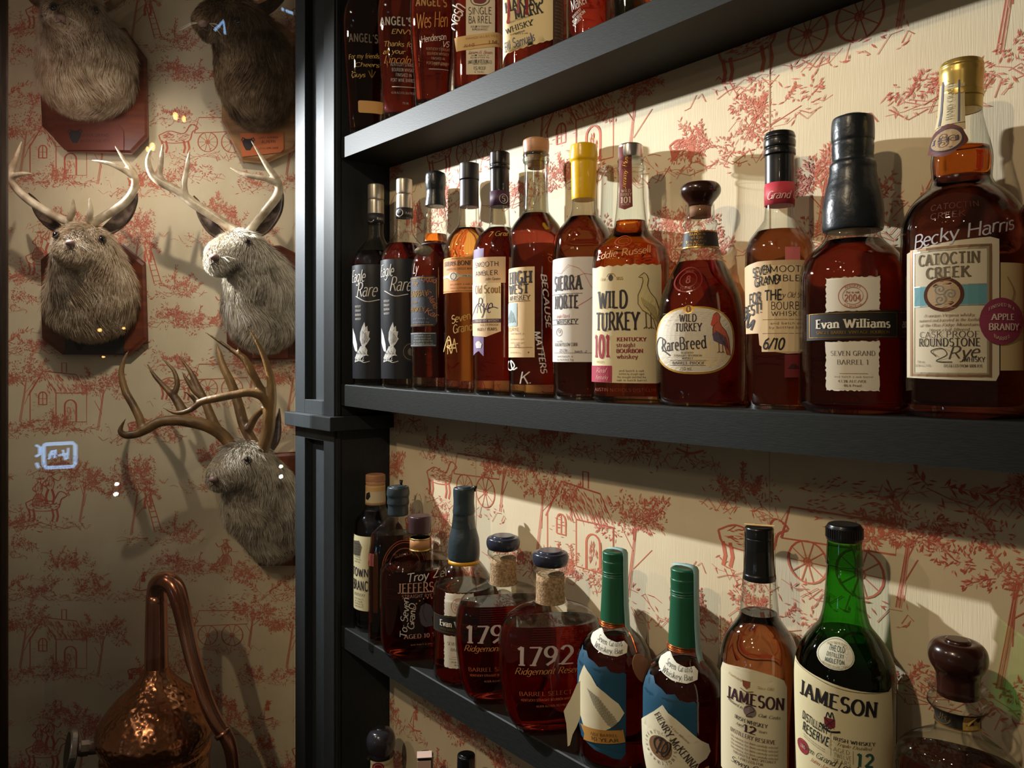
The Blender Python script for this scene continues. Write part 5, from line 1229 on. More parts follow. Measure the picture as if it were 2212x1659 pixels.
L.text('JAMESON', 1629, 1508, 25, (60, 30, 40), 'bold', 128, -3, arch=3).text('Matured in', 1590, 1526, 7, INK, 'script', 38, -12).text('Oak Casks', 1660, 1540, 7, INK, 'script', 46, -6)
L.ell(1621, 1534, 13, 13, (120, 104, 100), 1).stroke([(1612, 1528), (1622, 1522), (1630, 1530), (1620, 1538), (1614, 1546), (1626, 1544)], 1.4, (60, 50, 50), 3)
L.text('IRISH WHISKEY', 1622, 1557, 8, INK, 'serif', 70, -6).text('12', 1621, 1573, 16, (64, 34, 44), 'bold', 26, -4).text('Aged', 1600, 1568, 6, INK, 'script', 18).text('Years', 1646, 1573, 6, INK, 'script', 18)
L.text('DISTILLERY RESERVE', 1624, 1590, 8.5, (96, 60, 56), 'serif', 98, -5)
for k in range(4): L.text('This whiskey has been carefully selected', 1626, 1602 + k * 8, 5, (130, 100, 80), 'script', 104, -4)
L.text('THIS BOTTLE WAS SPECIALLY', 1628, 1634, 5, (120, 90, 70), 'serif', 92, -3).text('LABELLED FOR', 1622, 1642, 5, (120, 90, 70), 'serif', 52, -3).text('Seven Grand', 1622, 1654, 13, INK, 'script', 92, -6); L.build()

# green bottle
b = B('whiskey_bottle', 'green glass bottle with ribbed black screw cap and big cream label', 1824, 3,
      [(1740, 98), (1728, 101), (1600, 102), (1470, 102), (1440, 101), (1418, 97), (1398, 89), (1380, 78), (1364, 66), (1350, 55), (1336, 49), (1312, 43.5), (1270, 39), (1222, 36), (1218, 37.5), (1212, 37.5), (1170, 35)], liq='green', level=1366, lb=10, group=G3, Y=.70, glass=M_glassg)
b.ring('screw_cap', [(1167, 36), (1163, 37), (1140, 36.6), (1131, 35)], M_black)
V, Fc = [], []
for k in range(44):
    a = k * 2 * math.pi / 44; r = 37.3 * b.k
    v, f = box_vf(-.0005, .0005, -.0005, .0005, b.zz(1160), b.zz(1140)); n = len(V)
    V += [(x * math.cos(a) - y_ * math.sin(a) + r * math.cos(a), x * math.sin(a) + y_ * math.cos(a) + r * math.sin(a), z) for x, y_, z in v]; Fc += [tuple(i + n for i in q) for q in f]
mesh_obj('cap_ribs', V, Fc, M_black, b.root)['kind'] = 'stuff'
L = Label(b, 1380, 1450, 'oval_sticker', off=.0006)
L.ell(1804, 1416, 43, 30, (206, 204, 180), 0).ringl(1804, 1416, 40, 27.5, .8, (130, 120, 90))
L.text('THE OLD', 1805, 1406, 10, (60, 76, 72), 'heavy', 40).text('DISTILLERY', 1803, 1418, 7, (60, 76, 72), 'heavy', 40).text('MIDLETON', 1803, 1429, 8, (60, 76, 72), 'heavy', 42).text('AGED TWELVE YEARS', 1804, 1396, 4.5, (160, 140, 90), 'serif', 56, arch=4).text('MATURED IN OAK CASKS', 1804, 1439, 4, (160, 140, 90), 'serif', 54, arch=-4); L.build()
L = Label(b, 1470, 1740, off=.0006)
LX = 1722
pts = [(1718, 1458)] + [(1730 + i * 18, 1464 + 10 * math.sin(math.pi * i / 20) + i * 1.6) for i in range(11)] + [(1916, 1484), (1922, 1640), (1918, 1740), (1726, 1740)]
L.poly(pts, (216, 206, 164), 0)
L.stroke([(1722, 1464), (1760, 1472), (1820, 1484), (1914, 1490)], 1, (90, 84, 60), 2)
L.text('JAMESON', 1805, 1514, 32, (28, 25, 26), 'bold', 172, -5, arch=2)
L.poly([(1784, 1552), (1806, 1552), (1806, 1568), (1796, 1576), (1785, 1568)], (110, 30, 34), 1).stroke([(1788, 1552), (1792, 1540), (1796, 1550), (1800, 1538), (1804, 1552)], 2.4, INK, 3).stroke([(1776, 1568), (1788, 1578), (1800, 1580), (1816, 1576)], 4, INK, 2).stroke([(1786, 1554), (1804, 1572)], 1.6, (40, 20, 24), 3, False).stroke([(1804, 1554), (1786, 1572)], 1.6, (40, 20, 24), 3, False)
L.text('DISTILLERY', 1764, 1574, 17, (40, 46, 44), 'heavy', 66, -10).text('RESERVE', 1765, 1599, 19, (40, 46, 44), 'heavy', 66, -10)
L.rect(1797, 1578, 1798, 1632, (150, 140, 104), 2).rect(1840, 1612, 1841, 1640, (150, 140, 104), 2)
L.text('IRISH WHISKEY', 1844, 1594, 7.5, INK, 'serif', 84, -3).text('Triple Distilled', 1842, 1604, 7, (120, 100, 60), 'script', 70, -3).text('AGED', 1818, 1616, 9, (100, 100, 84), 'light', 32, -3).text('TWELVE', 1820, 1628, 9, (100, 100, 84), 'light', 34, -3).text('YEARS', 1819, 1640, 9, (100, 100, 84), 'light', 34, -3)
L.text('12', 1864, 1631, 27, (40, 84, 72), 'heavy', 36, -3)
for k in range(2): L.text('twelve years old rich and smooth', 1762, 1616 + k * 5, 3.4, (130, 110, 80), 'script', 56, -14)
L.text('Seven Grand Los Angeles', 1806, 1646, 14, (60, 50, 40), 'script', 176, -7, arch=-2).ell(1741, 1640, 12, 16, (140, 50, 56), 2.5).text('JJ&S', 1741, 1640, 7, (214, 180, 160), 'serif', 16, layer=4).text('John Jameson', 1786, 1660, 9, (170, 90, 60), 'script', 70, -6); L.build()

# ball stopper decanter at the right
b = B('whiskey_decanter', 'clear shouldered decanter with big brown ball stopper, rightmost on the lower shelf', 2069, 3,
      [(1800, 118), (1780, 123), (1700, 126), (1660, 125), (1635, 117), (1615, 102), (1600, 80), (1590, 60, 1, 2), (1582, 47, 1, 2), (1574, 44, 1, 2), (1536, 43, 1, 2), (1528, 50, 1, 2), (1518, 59, 1, 2), (1508, 57, 1, 2), (1498, 48, 1, 2), (1490, 50, 1, 2), (1484, 58, 1, 2), (1479, 55, 1, 2)], liq='rose', level=1640, lb=12, group=G3, d=.66, n=2.3, Y=.694, rot=-6)
b.ring('ball_stopper', [(1500, 40), (1470, 42), (1458, 43), (1447, 47), (1434, 55), (1416, 58), (1398, 54), (1386, 42), (1380, 26)], M_brownc)
L = Label(b, 1534, 1578, 'neck_label', off=.0008)
L.rect(2022, 1536, 2112, 1576, (40, 36, 30), 0).ringl(2044, 1554, 16, 17, 1.6, GOLD).text('JR', 2044, 1554, 15, GOLD, 'script', 20).rect(2022, 1573, 2112, 1576, GOLD, 1).rect(2082, 1540, 2110, 1573, (190, 154, 84), 1).lines(2084, 2106, 1548, 1566, 2, (110, 84, 40), 5); L.build()
b = B('whiskey_bottle', 'added dark bottle shape standing in for a shadow at the bottom right corner', 2285, 3,  # dark shape here is a bottle's shadow, built as an added bottle
      [(1800, 58), (1780, 56), (1700, 57), (1650, 56), (1622, 52), (1602, 50), (1590, 26), (1586, 20)], liq='deep', level=1625, lb=12, group=G3, Y=.700)
b.ring('cap', [(1592, 21), (1578, 21)], M_dark)

# ================================================= lowest shelf: only the tops are in the picture
def low(cx, lab, hw, nw, ytop):
    return B('whiskey_bottle', lab, cx, 4, [(1900, hw), (1885, hw), (1760, hw), (1730, hw * .85), (1710, hw * .6), (1690, nw * 1.1), (1660, nw), (ytop, nw * .95)], liq='dark', level=1725, lb=8, group=G4)
b = low(823, 'bottle with glossy dark ball stopper and red seal under the lower shelf', 50, 27, 1640)
b.ring('ball_stopper', [(1634, 22), (1626, 24), (1617, 28), (1604, 31), (1590, 30), (1578, 23), (1571, 12)], K('cap_ball', srgb(50, 48, 54), .2, .1, coat=.5))
b.ring('rim', [(1642, 26), (1636, 31), (1629, 29)], M_glass, rnd=False)
L = Label(b, 1642, 1690, 'neck_label', off=.0008); L.rect(800, 1644, 850, 1690, (206, 190, 150), 0).ell(817, 1656, 13, 11, (130, 30, 44), 1).ringl(817, 1656, 9, 7, 1.2, (206, 150, 150)); L.build()
b = low(919, 'bottle with torn whitish paper over its cap below the lower shelf', 44, 16, 1640)
b.ring('cap', [(1660, 17), (1628, 17)], M_black)
o = boxes('torn_strip', [(-17.5 * b.k, 12 * b.k, -18.5 * b.k, -17.4 * b.k, b.zz(1665), b.zz(1634)), (-18 * b.k, 14 * b.k, -18 * b.k, 10 * b.k, b.zz(1628.5), b.zz(1627))], K('paper_pink', srgb(206, 176, 160), .6), b.root, .0004)
b = low(1007, 'plain black capped bottle top at the bottom edge under the decanters', 46, 19, 1640)
b.ring('cap', [(1680, 20), (1636, 19.5), (1630, 18), (1627, 14)], M_black)

# ================================================= antlered mounts on the left wall
def fur_mat(name, a, b_, c_):
    if name in MATS: return MATS[name]
    m = bpy.data.materials.new(name); m.use_nodes = True; nt = m.node_tree; bs = nt.nodes['Principled BSDF']
    bs.inputs['Roughness'].default_value = .75; bs.inputs['Specular IOR Level'].default_value = .2
    tc = nt.nodes.new('ShaderNodeTexCoord'); n = nt.nodes.new('ShaderNodeTexNoise'); n.inputs['Scale'].default_value = 24; n.inputs['Detail'].default_value = 6; n.inputs['Roughness'].default_value = .7
    r = nt.nodes.new('ShaderNodeValToRGB'); e = r.color_ramp.elements; e[0].position = .34; e[0].color = a; e[1].position = .62; e[1].color = c_
    k = e.new(.47); k.color = b_
    nt.links.new(tc.outputs['Object'], n.inputs[0]); nt.links.new(n.outputs[0], r.inputs[0]); nt.links.new(r.outputs[0], bs.inputs['Base Color'])
    MATS[name] = m; return m
F_tan = fur_mat('fur_tan', srgb(136, 112, 88), srgb(194, 170, 140), srgb(226, 208, 182))
F_grey = fur_mat('fur_grey', srgb(128, 118, 104), srgb(196, 186, 168), srgb(226, 218, 202))
F_dark = fur_mat('fur_dark', srgb(70, 52, 40), srgb(118, 94, 70), srgb(158, 134, 106))
M_eye = K('glass_eye', srgb(8, 7, 8), .05, coat=1)
M_plq = K('plaque_wood', srgb(122, 62, 38), .35, noise=(10, srgb(92, 44, 28), (1, 1, 6)), coat=.3)
M_plq2 = K('plaque_pine', srgb(168, 122, 72), .45, noise=(12, srgb(132, 90, 52), (1, 1, 6)))
M_ivory = K('antler_ivory', srgb(206, 190, 162), .4, noise=(40, srgb(150, 128, 100), (1, 1, 1)), bump=('noise', 120, .5, .001, (1, 1, .3)))
M_horn = K('antler_brown', srgb(132, 100, 56), .38, noise=(26, srgb(76, 52, 28), (1, 1, .5)), bump=('noise', 150, .7, .0012, (1, 1, .4)))
M_ear = fur_mat('fur_ear', srgb(48, 38, 34), srgb(76, 60, 50), srgb(112, 92, 76))
M_nose = K('nose', srgb(120, 92, 84), .5)
DEP = ZD
def Dp(px, py, off):                   # point in front of the deer wall, off metres towards the viewer
    Z = ZD - off; return W(px, py, Z)
def ell(px, py, off, rx, ry, rz, tilt=0, yaw=0):
    """ellipsoid: rx sideways, ry towards viewer, rz upwards (metres)"""
    M = Matrix(((RT.x, FW.x, 0), (RT.y, FW.y, 0), (0, 0, 1))) @ Matrix.Rotation(math.radians(yaw), 3, 'Z') @ Matrix.Rotation(math.radians(tilt), 3, 'Y')
    return ellipsoid_vf(Dp(px, py, off), rx, ry, rz, M)
def furry(V, Fc, root, m, n, length, seed, down=.66, width=.0006, nm='fur', face=None):
    rnd = np.random.default_rng(seed)
    V = np.array(V); tri = []
    for f in Fc:
        tri.append(f[:3])
        if len(f) > 3: tri.append((f[0], f[2], f[3]))
    T = np.array(tri); a, b_, c = V[T[:, 0]], V[T[:, 1]], V[T[:, 2]]
    nr = np.cross(b_ - a, c - a); ar = np.linalg.norm(nr, axis=1); nr = nr / (ar[:, None] + 1e-12)
    p = ar / ar.sum(); idx = rnd.choice(len(T), n, p=p)
    r1, r2 = rnd.random(n), rnd.random(n); fl = r1 + r2 > 1; r1[fl] = 1 - r1[fl]; r2[fl] = 1 - r2[fl]
    P = a[idx] + (b_[idx] - a[idx]) * r1[:, None] + (c[idx] - a[idx]) * r2[:, None]; N = nr[idx]
    flow = np.array([0, 0, -1.0])[None] + rnd.normal(0, .16, (n, 3))
    sw = np.sin(P[:, 0] * 60 + seed) * .5 + np.sin(P[:, 2] * 75 + seed) * .5     # tufts
    flow += np.array([RT.x, RT.y, 0])[None] * sw[:, None] * .8
    flow -= N * (flow * N).sum(1)[:, None]; flow /= np.linalg.norm(flow, axis=1)[:, None] + 1e-9
    D = N * (1 - down) + flow * down; D /= np.linalg.norm(D, axis=1)[:, None]
    Ln = length * rnd.uniform(.55, 1.25, n)[:, None]
    if face is not None:
        dist = np.linalg.norm(P - np.array(face)[None], axis=1)[:, None]; Ln = Ln * np.clip(dist / .10, .38, 1.15)
    S = np.cross(D, rnd.normal(0, 1, (n, 3))); S /= np.linalg.norm(S, axis=1)[:, None] + 1e-9; S *= width
    mid = P + D * Ln * .55 + N * Ln * .06; tip = P + D * Ln * .95 + flow * Ln * .25
    Q = np.stack([P - S - N * .001, P + S - N * .001, mid + S * .7, mid - S * .7, tip], 1).reshape(-1, 3)
    me = bpy.data.meshes.new(nm); nv = len(Q)
    i0 = np.arange(n)[:, None] * 5
    quads = (i0 + np.array([[0, 1, 2, 3]])); tris = (i0 + np.array([[3, 2, 4]]))
    me.vertices.add(nv); me.vertices.foreach_set('co', Q.ravel())
    loops = np.concatenate([quads, tris], 1).ravel()
    me.loops.add(len(loops)); me.loops.foreach_set('vertex_index', loops.astype(np.int32))
    me.polygons.add(2 * n); st = np.empty(2 * n, np.int32); st[0::2] = np.arange(n) * 7; st[1::2] = np.arange(n) * 7 + 4
    me.polygons.foreach_set('loop_start', st); me.materials.append(m); me.update(calc_edges=True)
    me.transform(Matrix.Translation(-root.location))
    o = bpy.data.objects.new(nm, me); COL.objects.link(o); o.parent = root; o['kind'] = 'stuff'
    return o
def body(root, specs, m, fm, n, ln, seed, vox=.0035, sm=8, nm='head_and_chest'):
    """specs: (px,py,off,rx,ry,rz) along the spine from chest to muzzle; shells are blended between neighbours"""
    sh = []
    for a, b_ in zip(specs, specs[1:]):
        for t in (0, .25, .5, .75): sh.append(ell(*[a[i] + (b_[i] - a[i]) * t for i in range(6)]))
    sh.append(ell(*specs[-1][:6]))
    V, Fc = join_vf(sh); V, Fc = remesh(V, Fc, vox, sm)
    o = mesh_obj(nm, V, Fc, m, root, smooth=True, world=True)
    furry(V, Fc, root, fm, n, ln, seed, face=Dp(*specs[-1][:3]))
    global SKIN
    SKIN = BVHTree.FromPolygons([Vector(v) for v in V], [tuple(f) for f in Fc])
    return o
def skin_hit(px, py):
    o = Vector((0, 0, H)); d = (W(px, py, 1) - o).normalized()
    h, nrm, i, dist = SKIN.ray_cast(o, d)
    return (h, nrm if nrm.dot(d) < 0 else -nrm) if h else (Dp(px, py, .17), -d)
def antler(root, beams, m, vox=.0022, lab=None):
    sh = []
    for pts in beams:
        # (px,py,off,radius px)
        c = catmull([(*Dp(p[0], p[1], p[2]), p[3] * (ZD - p[2]) / FPX) for p in pts], 7)
        sh.append(tube_vf([q[:3] for q in c], [max(float(q[3]), .0009) for q in c], 10))
    V, Fc = join_vf(sh); V, Fc = remesh(V, Fc, vox, 2)
    o = mesh_obj('antler', V, Fc, m, root, smooth=True, world=True)
    return o
def eye(root, px, py, r=.0065):
    h, n = skin_hit(px, py); c = h + n * .0075
    V, Fc = ellipsoid_vf(c, r, r, r); o = mesh_obj('eye', V, Fc, M_eye, root, smooth=True, world=True)
    t = n.orthogonal().normalized(); u = n.cross(t)
    pts = [h + n * .0085 + (t * math.cos(k * .4488) + u * math.sin(k * .4488)) * r * 1.12 for k in range(15)]
    v, f = tube_vf(pts, .0013, 6, False); mesh_obj('eyelid', v, f, M_ear, root, smooth=True, world=True)
    return o
def nose(root, px, py, w=.011):
    h, n = skin_hit(px, py); V, Fc = ellipsoid_vf(h + n * .007, w, w * .8, w * .6)
    mesh_obj('nose', V, Fc, M_nose, root, smooth=True, world=True)
    sh = []
    for s_ in (-1, 1):
        P0 = h + n * .006 + Vector((0, 0, -.004)); side = n.cross(Vector((0, 0, 1))).normalized() * s_
        sh.append(tube_vf([P0, P0 + Vector((0, 0, -.006)), P0 + Vector((0, 0, -.011)) + side * .009 - n * .002], [.0011] * 3, 6))
    V, Fc = join_vf(sh); mesh_obj('mouth', V, Fc, M_ear, root, world=True)
    rn = random.Random(int(px)); sh = []
    for k in range(10):
        s_ = -1 if k % 2 else 1; side = n.cross(Vector((0, 0, 1))).normalized() * s_
        P0 = h + side * .010; e = P0 + side * rn.uniform(.02, .035) + n * rn.uniform(.005, .02) + Vector((0, 0, -rn.uniform(.002, .022)))
        sh.append(tube_vf([P0, (P0 + e) / 2 + Vector((0, 0, .003)), e], [.0003, .00025, .0001], 4, False))
    V, Fc = join_vf(sh); mesh_obj('whiskers', V, Fc, flat((220, 214, 200)), root, world=True)
def ear(root, pts, thick=.004, m=M_ear, fur=0, seed=1):
    """leaf shaped cupped ear through px points: spine with half widths px"""
    V, Fc = [], []
    c = catmull([(*Dp(p[0], p[1], p[2]), p[3] * 1.6 / FPX) for p in pts], 6)
    P = [Vector(q[:3]) for q in c]
    for i, q in enumerate(c):
        t = (P[min(i + 1, len(P) - 1)] - P[max(i - 1, 0)]).normalized(); s = t.cross(FW).normalized(); w = max(float(q[3]), .0008)
        for k in range(9):
            a = -1 + k / 4; V.append(P[i] + s * w * a + FW * (1 - a * a) * w * .55)
    for i in range(len(c) - 1):
        for k in range(8): Fc.append((i * 9 + k, i * 9 + k + 1, i * 9 + 10 + k, i * 9 + 9 + k))
    o = mesh_obj('ear', V, Fc, m, root, smooth=True, world=True)
    o.modifiers.new('s', 'SOLIDIFY').thickness = thick
    return o
def plaque(root, pts, th, m, edge=.006):
    """bevelled board from px outline"""
    z0, z1 = 0.0008, th
    V, Fc = [], []; n = len(pts)
    cxp = sum(p[0] for p in pts) / n; cyp = sum(p[1] for p in pts) / n
    for off, sc in ((z0, 1), (z1 - edge * .6, 1), (z1 - edge * .5, .975), (z1, .93)):
        for x, y in pts: V.append(Dp(cxp + (x - cxp) * sc, cyp + (y - cyp) * sc, off))
    for k in range(3):
        for i in range(n):
            j = (i + 1) % n; Fc.append((k * n + i, k * n + j, (k + 1) * n + j, (k + 1) * n + i))
    Fc.append(tuple(range(n))); Fc.append(tuple(range(3 * n, 4 * n)))
    return mesh_obj('plaque', V, Fc, m, root, world=True)
def plate(root, pts, off, m, text=None, logo=None, tm=None):
    V = [Dp(x, y, off) for x, y in pts] + [Dp(x, y, off + .0015) for x, y in pts]; n = len(pts)
    Fc = [tuple(range(n)), tuple(range(n, 2 * n))] + [(i, (i + 1) % n, n + (i + 1) % n, n + i) for i in range(n)]
    o = mesh_obj('name_plate', V, Fc, m, root, world=True)
    V, Fc = [], []
    k = (ZD - off) / FPX
    for t, x, y, h, w, ang in (text or []):
        ca, sa = math.cos(math.radians(ang)), math.sin(math.radians(ang))
        for q in word(t, 'sans', h, w):
            n = len(V); V += [Dp(x + v.x * ca + v.y * sa, y - v.y * ca + v.x * sa, off + .0019) for v in q]; Fc.append((n, n + 1, n + 2, n + 3))
    if logo:
        x, y, s = logo
        def poly(p):
            n = len(V); V.extend([Dp(x + a * s, y + b * s, off + .0019) for a, b in p]); Fc.append(tuple(range(n, n + len(p))))
        poly([(-1, -.6), (-.6, -1), (.6, -1), (1, -.6), (.8, .1), (.35, .9), (-.35, .9), (-.8, .1)])
        for sg in (-1, 1):
            for q in ribbon([(sg * .3, -.9), (sg * .9, -1.2), (sg * 1.1, -.7)], lambda a, b: .16): poly([(v.x, v.y) for v in q])
    if V: mesh_obj('lettering', V, Fc, tm or flat((40, 26, 22)), o, world=True)
    return o
GM = 'antlered rabbit mounts on the papered wall'

# --- middle left mount, looking at the viewer
m = empty('antlered_rabbit_mount', Dp(200, 650, 0), 'pale antlered rabbit mount facing forward on octagonal plaque, left one of the middle pair', 'taxidermy', GM)
plaque(m, [(88, 562), (120, 533), (263, 525), (315, 568), (320, 733), (281, 767), (135, 766), (91, 731)], .022, M_plq)
body(m, [(197, 652, .045, .086, .06, .072), (199, 618, .07, .080, .055, .07), (190, 572, .10, .064, .055, .06), (180, 534, .13, .053, .05, .046), (156, 538, .172, .034, .034, .034)], F_grey, F_tan, 38000, .025, 3)
eye(m, 216, 519); eye(m, 128, 513)
nose(m, 152, 527)
antler(m, [[(152, 482, .13, 9), (118, 466, .135, 9.5), (84, 447, .14, 9.5), (52, 424, .145, 9), (32, 402, .15, 8.5), (23, 380, .155, 7.5), (28, 358, .16, 7), (38, 332, .165, 5), (47, 304, .17, 1.5)],
           [(24, 384, .155, 6), (40, 377, .165, 6), (58, 375, .175, 4), (71, 376, .18, 1.5)], [(150, 474, .14, 7), (158, 454, .155, 6), (158, 428, .165, 1.8)]], M_ivory)
antler(m, [[(196, 486, .13, 9), (222, 469, .135, 9.5), (250, 452, .14, 9.5), (273, 434, .145, 9), (289, 410, .15, 8.5), (292, 386, .155, 8), (284, 366, .16, 7), (266, 342, .165, 4.5), (248, 315, .17, 1.5)],
           [(288, 384, .155, 7), (268, 368, .165, 6.5), (240, 355, .175, 5), (215, 349, .18, 3.5), (198, 346, .182, 1.8)], [(190, 478, .14, 7), (196, 456, .155, 6), (193, 428, .165, 1.8)]], M_ivory)
ear(m, [(215, 505, .12, 7), (240, 492, .11, 15), (268, 466, .10, 17), (288, 436, .095, 10), (297, 418, .09, 1)])
ear(m, [(138, 500, .12, 7), (112, 484, .11, 13), (88, 458, .10, 14), (70, 430, .095, 7), (64, 418, .09, 1)])
plate(m, [(140, 727), (268, 727), (268, 764), (140, 764)], .0225, K('plate_dark', srgb(62, 60, 58), .35, .5), [('12', 242, 738, 8, 12, 0), ('SEVEN GRAND', 222, 751, 5, 60, 0)], (172, 746, 12), flat((20, 18, 18)))
# --- middle right mount, turned to the left
m = empty('antlered_rabbit_mount', Dp(560, 650, 0), 'pale antlered mount turned left, partly behind the pilaster, right of the middle pair', 'taxidermy', GM)
plaque(m, [(488, 575), (520, 533), (605, 530), (640, 547), (690, 590), (690, 740), (650, 779), (536, 779), (490, 742)], .020, M_plq)
body(m, [(572, 660, .045, .080, .06, .088, 8), (560, 620, .075, .066, .055, .075, 12), (540, 580, .11, .052, .05, .055), (518, 545, .14, .046, .045, .042), (486, 553, .16, .037, .034, .034), (476, 566, .165, .030, .028, .028)], F_grey, F_grey, 38000, .025, 7)
eye(m, 534, 527)
nose(m, 466, 556)
antler(m, [[(514, 500, .14, 9), (484, 482, .14, 10), (450, 460, .145, 10.5), (419, 440, .15, 11), (396, 422, .155, 10.5), (372, 406, .16, 10), (348, 394, .165, 9.5), (329, 378, .17, 8), (320, 352, .175, 6.5), (324, 330, .18, 4), (333, 313, .185, 1.5)],
           [(356, 398, .162, 7), (346, 378, .165, 6), (348, 350, .17, 5.5), (350, 330, .172, 4), (351, 311, .175, 1.5)], [(400, 424, .158, 8), (398, 396, .165, 6.5), (404, 360, .168, 5.5), (410, 323, .17, 1.5)]], M_ivory)
antler(m, [[(535, 505, .14, 10), (556, 476, .14, 10), (578, 450, .145, 10), (598, 424, .15, 10), (603, 402, .155, 9), (594, 382, .16, 8), (578, 360, .165, 6.5), (562, 335, .17, 4), (542, 303, .175, 1.5)],
           [(596, 396, .158, 8), (572, 386, .165, 6), (540, 380, .17, 5.5), (516, 371, .172, 4), (497, 362, .175, 1.6)]], M_ivory)
ear(m, [(540, 512, .13, 8), (568, 492, .12, 16), (594, 458, .11, 15), (606, 426, .105, 8), (609, 412, .10, 1)])
ear(m, [(490, 515, .13, 8), (462, 496, .12, 14), (440, 466, .11, 13), (425, 436, .105, 6), (420, 424, .10, 1)])
plate(m, [(545, 735), (622, 735), (622, 773), (545, 773)], .021, K('plate_copper', srgb(150, 84, 60), .35, .4))
# --- upper right mount
m = empty('antlered_rabbit_mount', Dp(560, 180, 0), 'grey brown furred mount looking left above the orange name plate, top right of the wall', 'taxidermy', GM)
plaque(m, [(479, 90), (520, 50), (600, 46), (645, 80), (650, 300), (636, 325), (574, 354), (523, 349), (479, 264)], .022, M_plq2)
body(m, [(558, 192, .045, .066, .06, .074), (550, 150, .075, .075, .06, .09, -8), (530, 95, .10, .062, .055, .065), (505, 48, .14, .052, .05, .045), (470, 42, .165, .040, .036, .032), (447, 48, .175, .026, .028, .024), (452, 66, .17, .020, .022, .02)], F_dark, F_dark, 38000, .025, 11)
eye(m, 512, 44); nose(m, 440, 50)
antler(m, [[(500, 12, .14, 9), (470, -12, .14, 9), (430, -30, .15, 8), (410, -70, .15, 6), (420, -110, .15, 2)]], M_ivory)
antler(m, [[(520, 10, .14, 9), (550, -14, .14, 9), (590, -36, .15, 8), (600, -80, .15, 5), (585, -120, .15, 2)]], M_ivory)
ear(m, [(535, 30, .13, 8), (570, 20, .12, 15), (600, 0, .11, 12), (625, -24, .10, 2)])
plate(m, [(518, 288), (612, 286), (613, 322), (606, 329), (523, 339)], .0225, K('plate_orange', srgb(196, 104, 56), .4, .2), [('GARY NORMAN', 580, 297, 4.5, 42, -2), ('ALPERN', 580, 306, 6, 30, -2), ('12TH APR 2008', 580, 320, 4, 42, -2)], (536, 313, 13))
# --- upper left mount
m = empty('antlered_rabbit_mount', Dp(190, 150, 0), 'dim brown furred mount behind glass reflections in the top left corner', 'taxidermy', GM)
plaque(m, [(83, 110), (128, 60), (270, 60), (318, 128), (321, 297), (286, 334), (146, 328), (91, 272)], .022, M_plq)
body(m, [(190, 172, .045, .092, .06, .070), (188, 130, .075, .088, .06, .085), (165, 70, .11, .066, .055, .06), (160, 28, .14, .052, .05, .045), (140, 32, .18, .034, .036, .03)], F_dark, F_tan, 38000, .025, 15)
eye(m, 200, 22); eye(m, 120, 18)
nose(m, 132, 34)
antler(m, [[(130, -10, .13, 9), (90, -30, .13, 9), (50, -60, .14, 8), (30, -110, .15, 3)]], M_ivory)
antler(m, [[(190, -10, .13, 9), (230, -30, .13, 9), (270, -60, .14, 8), (285, -110, .15, 3)]], M_ivory)
ear(m, [(215, 20, .12, 8), (240, 14, .11, 14), (262, -4, .10, 12), (280, -30, .10, 2)], m=F_dark)
ear(m, [(112, 16, .12, 8), (88, 6, .11, 13), (66, -12, .10, 11), (52, -36, .10, 2)], m=F_dark)
plate(m, [(117, 268), (255, 268), (267, 282), (267, 324), (140, 324), (117, 300)], .0225, K('plate_brown', srgb(104, 52, 38), .35, .3), [('SEVEN GRAND', 205, 292, 6, 60, 0), ('WHISKEY SOCIETY', 205, 304, 5, 64, 0)], (162, 296, 14), flat((30, 26, 28)))
# --- lower mount with the big brown rack
m = empty('antlered_rabbit_mount', Dp(580, 1080, 0), 'grey furred mount with a huge many pointed brown rack, lowest on the wall', 'taxidermy', GM)
plaque(m, [(520, 1020), (560, 980), (650, 975), (690, 1020), (690, 1170), (660, 1222), (560, 1222), (524, 1176)], .022, M_plq)
body(m, [(590, 1125, .05, .062, .062, .075), (565, 1085, .08, .075, .06, .075, 10), (548, 1045, .11, .06, .052, .06), (525, 1000, .14, .05, .046, .044), (492, 1020, .165, .036, .036, .034, 15), (478, 1032, .17, .027, .028, .026)], F_grey, F_grey, 38000, .025, 19)
eye(m, 534, 995)
nose(m, 466, 1034)
ear(m, [(575, 985, .12, 6), (594, 950, .11, 11), (600, 912, .10, 8), (604, 882, .10, 1)], m=M_ear)
antler(m, [[(566, 975, .15, 14), (579, 930, .15, 14), (582, 890, .155, 14), (586, 860, .16, 12), (585, 822, .16, 9), (574, 780, .165, 7), (556, 740, .17, 4), (534, 703, .175, 1.2)],
           [(580, 858, .16, 10), (562, 838, .165, 9), (545, 806, .17, 9), (528, 776, .172, 8), (500, 756, .176, 5), (470, 735, .18, 3.5), (441, 716, .185, 1.2)], [(528, 776, .172, 5), (518, 762, .176, 3), (513, 750, .178, 1.2)],
           [(582, 878, .16, 11), (565, 856, .17, 10), (538, 848, .18, 9.5), (505, 853, .19, 9), (470, 860, .20, 9), (435, 868, .205, 8), (410, 886, .21, 6), (380, 892, .215, 4.5), (350, 880, .22, 1.2)],
           [(424, 868, .205, 5), (414, 856, .208, 4.5), (404, 848, .21, 3), (393, 844, .212, 1.2)],
           [(552, 965, .14, 12), (528, 920, .13, 12), (514, 870, .12, 11), (500, 830, .115, 10), (482, 792, .11, 8), (474, 765, .105, 6), (467, 740, .10, 1.5)],
           [(536, 930, .14, 9), (552, 900, .14, 8), (572, 880, .15, 7)]], M_horn)
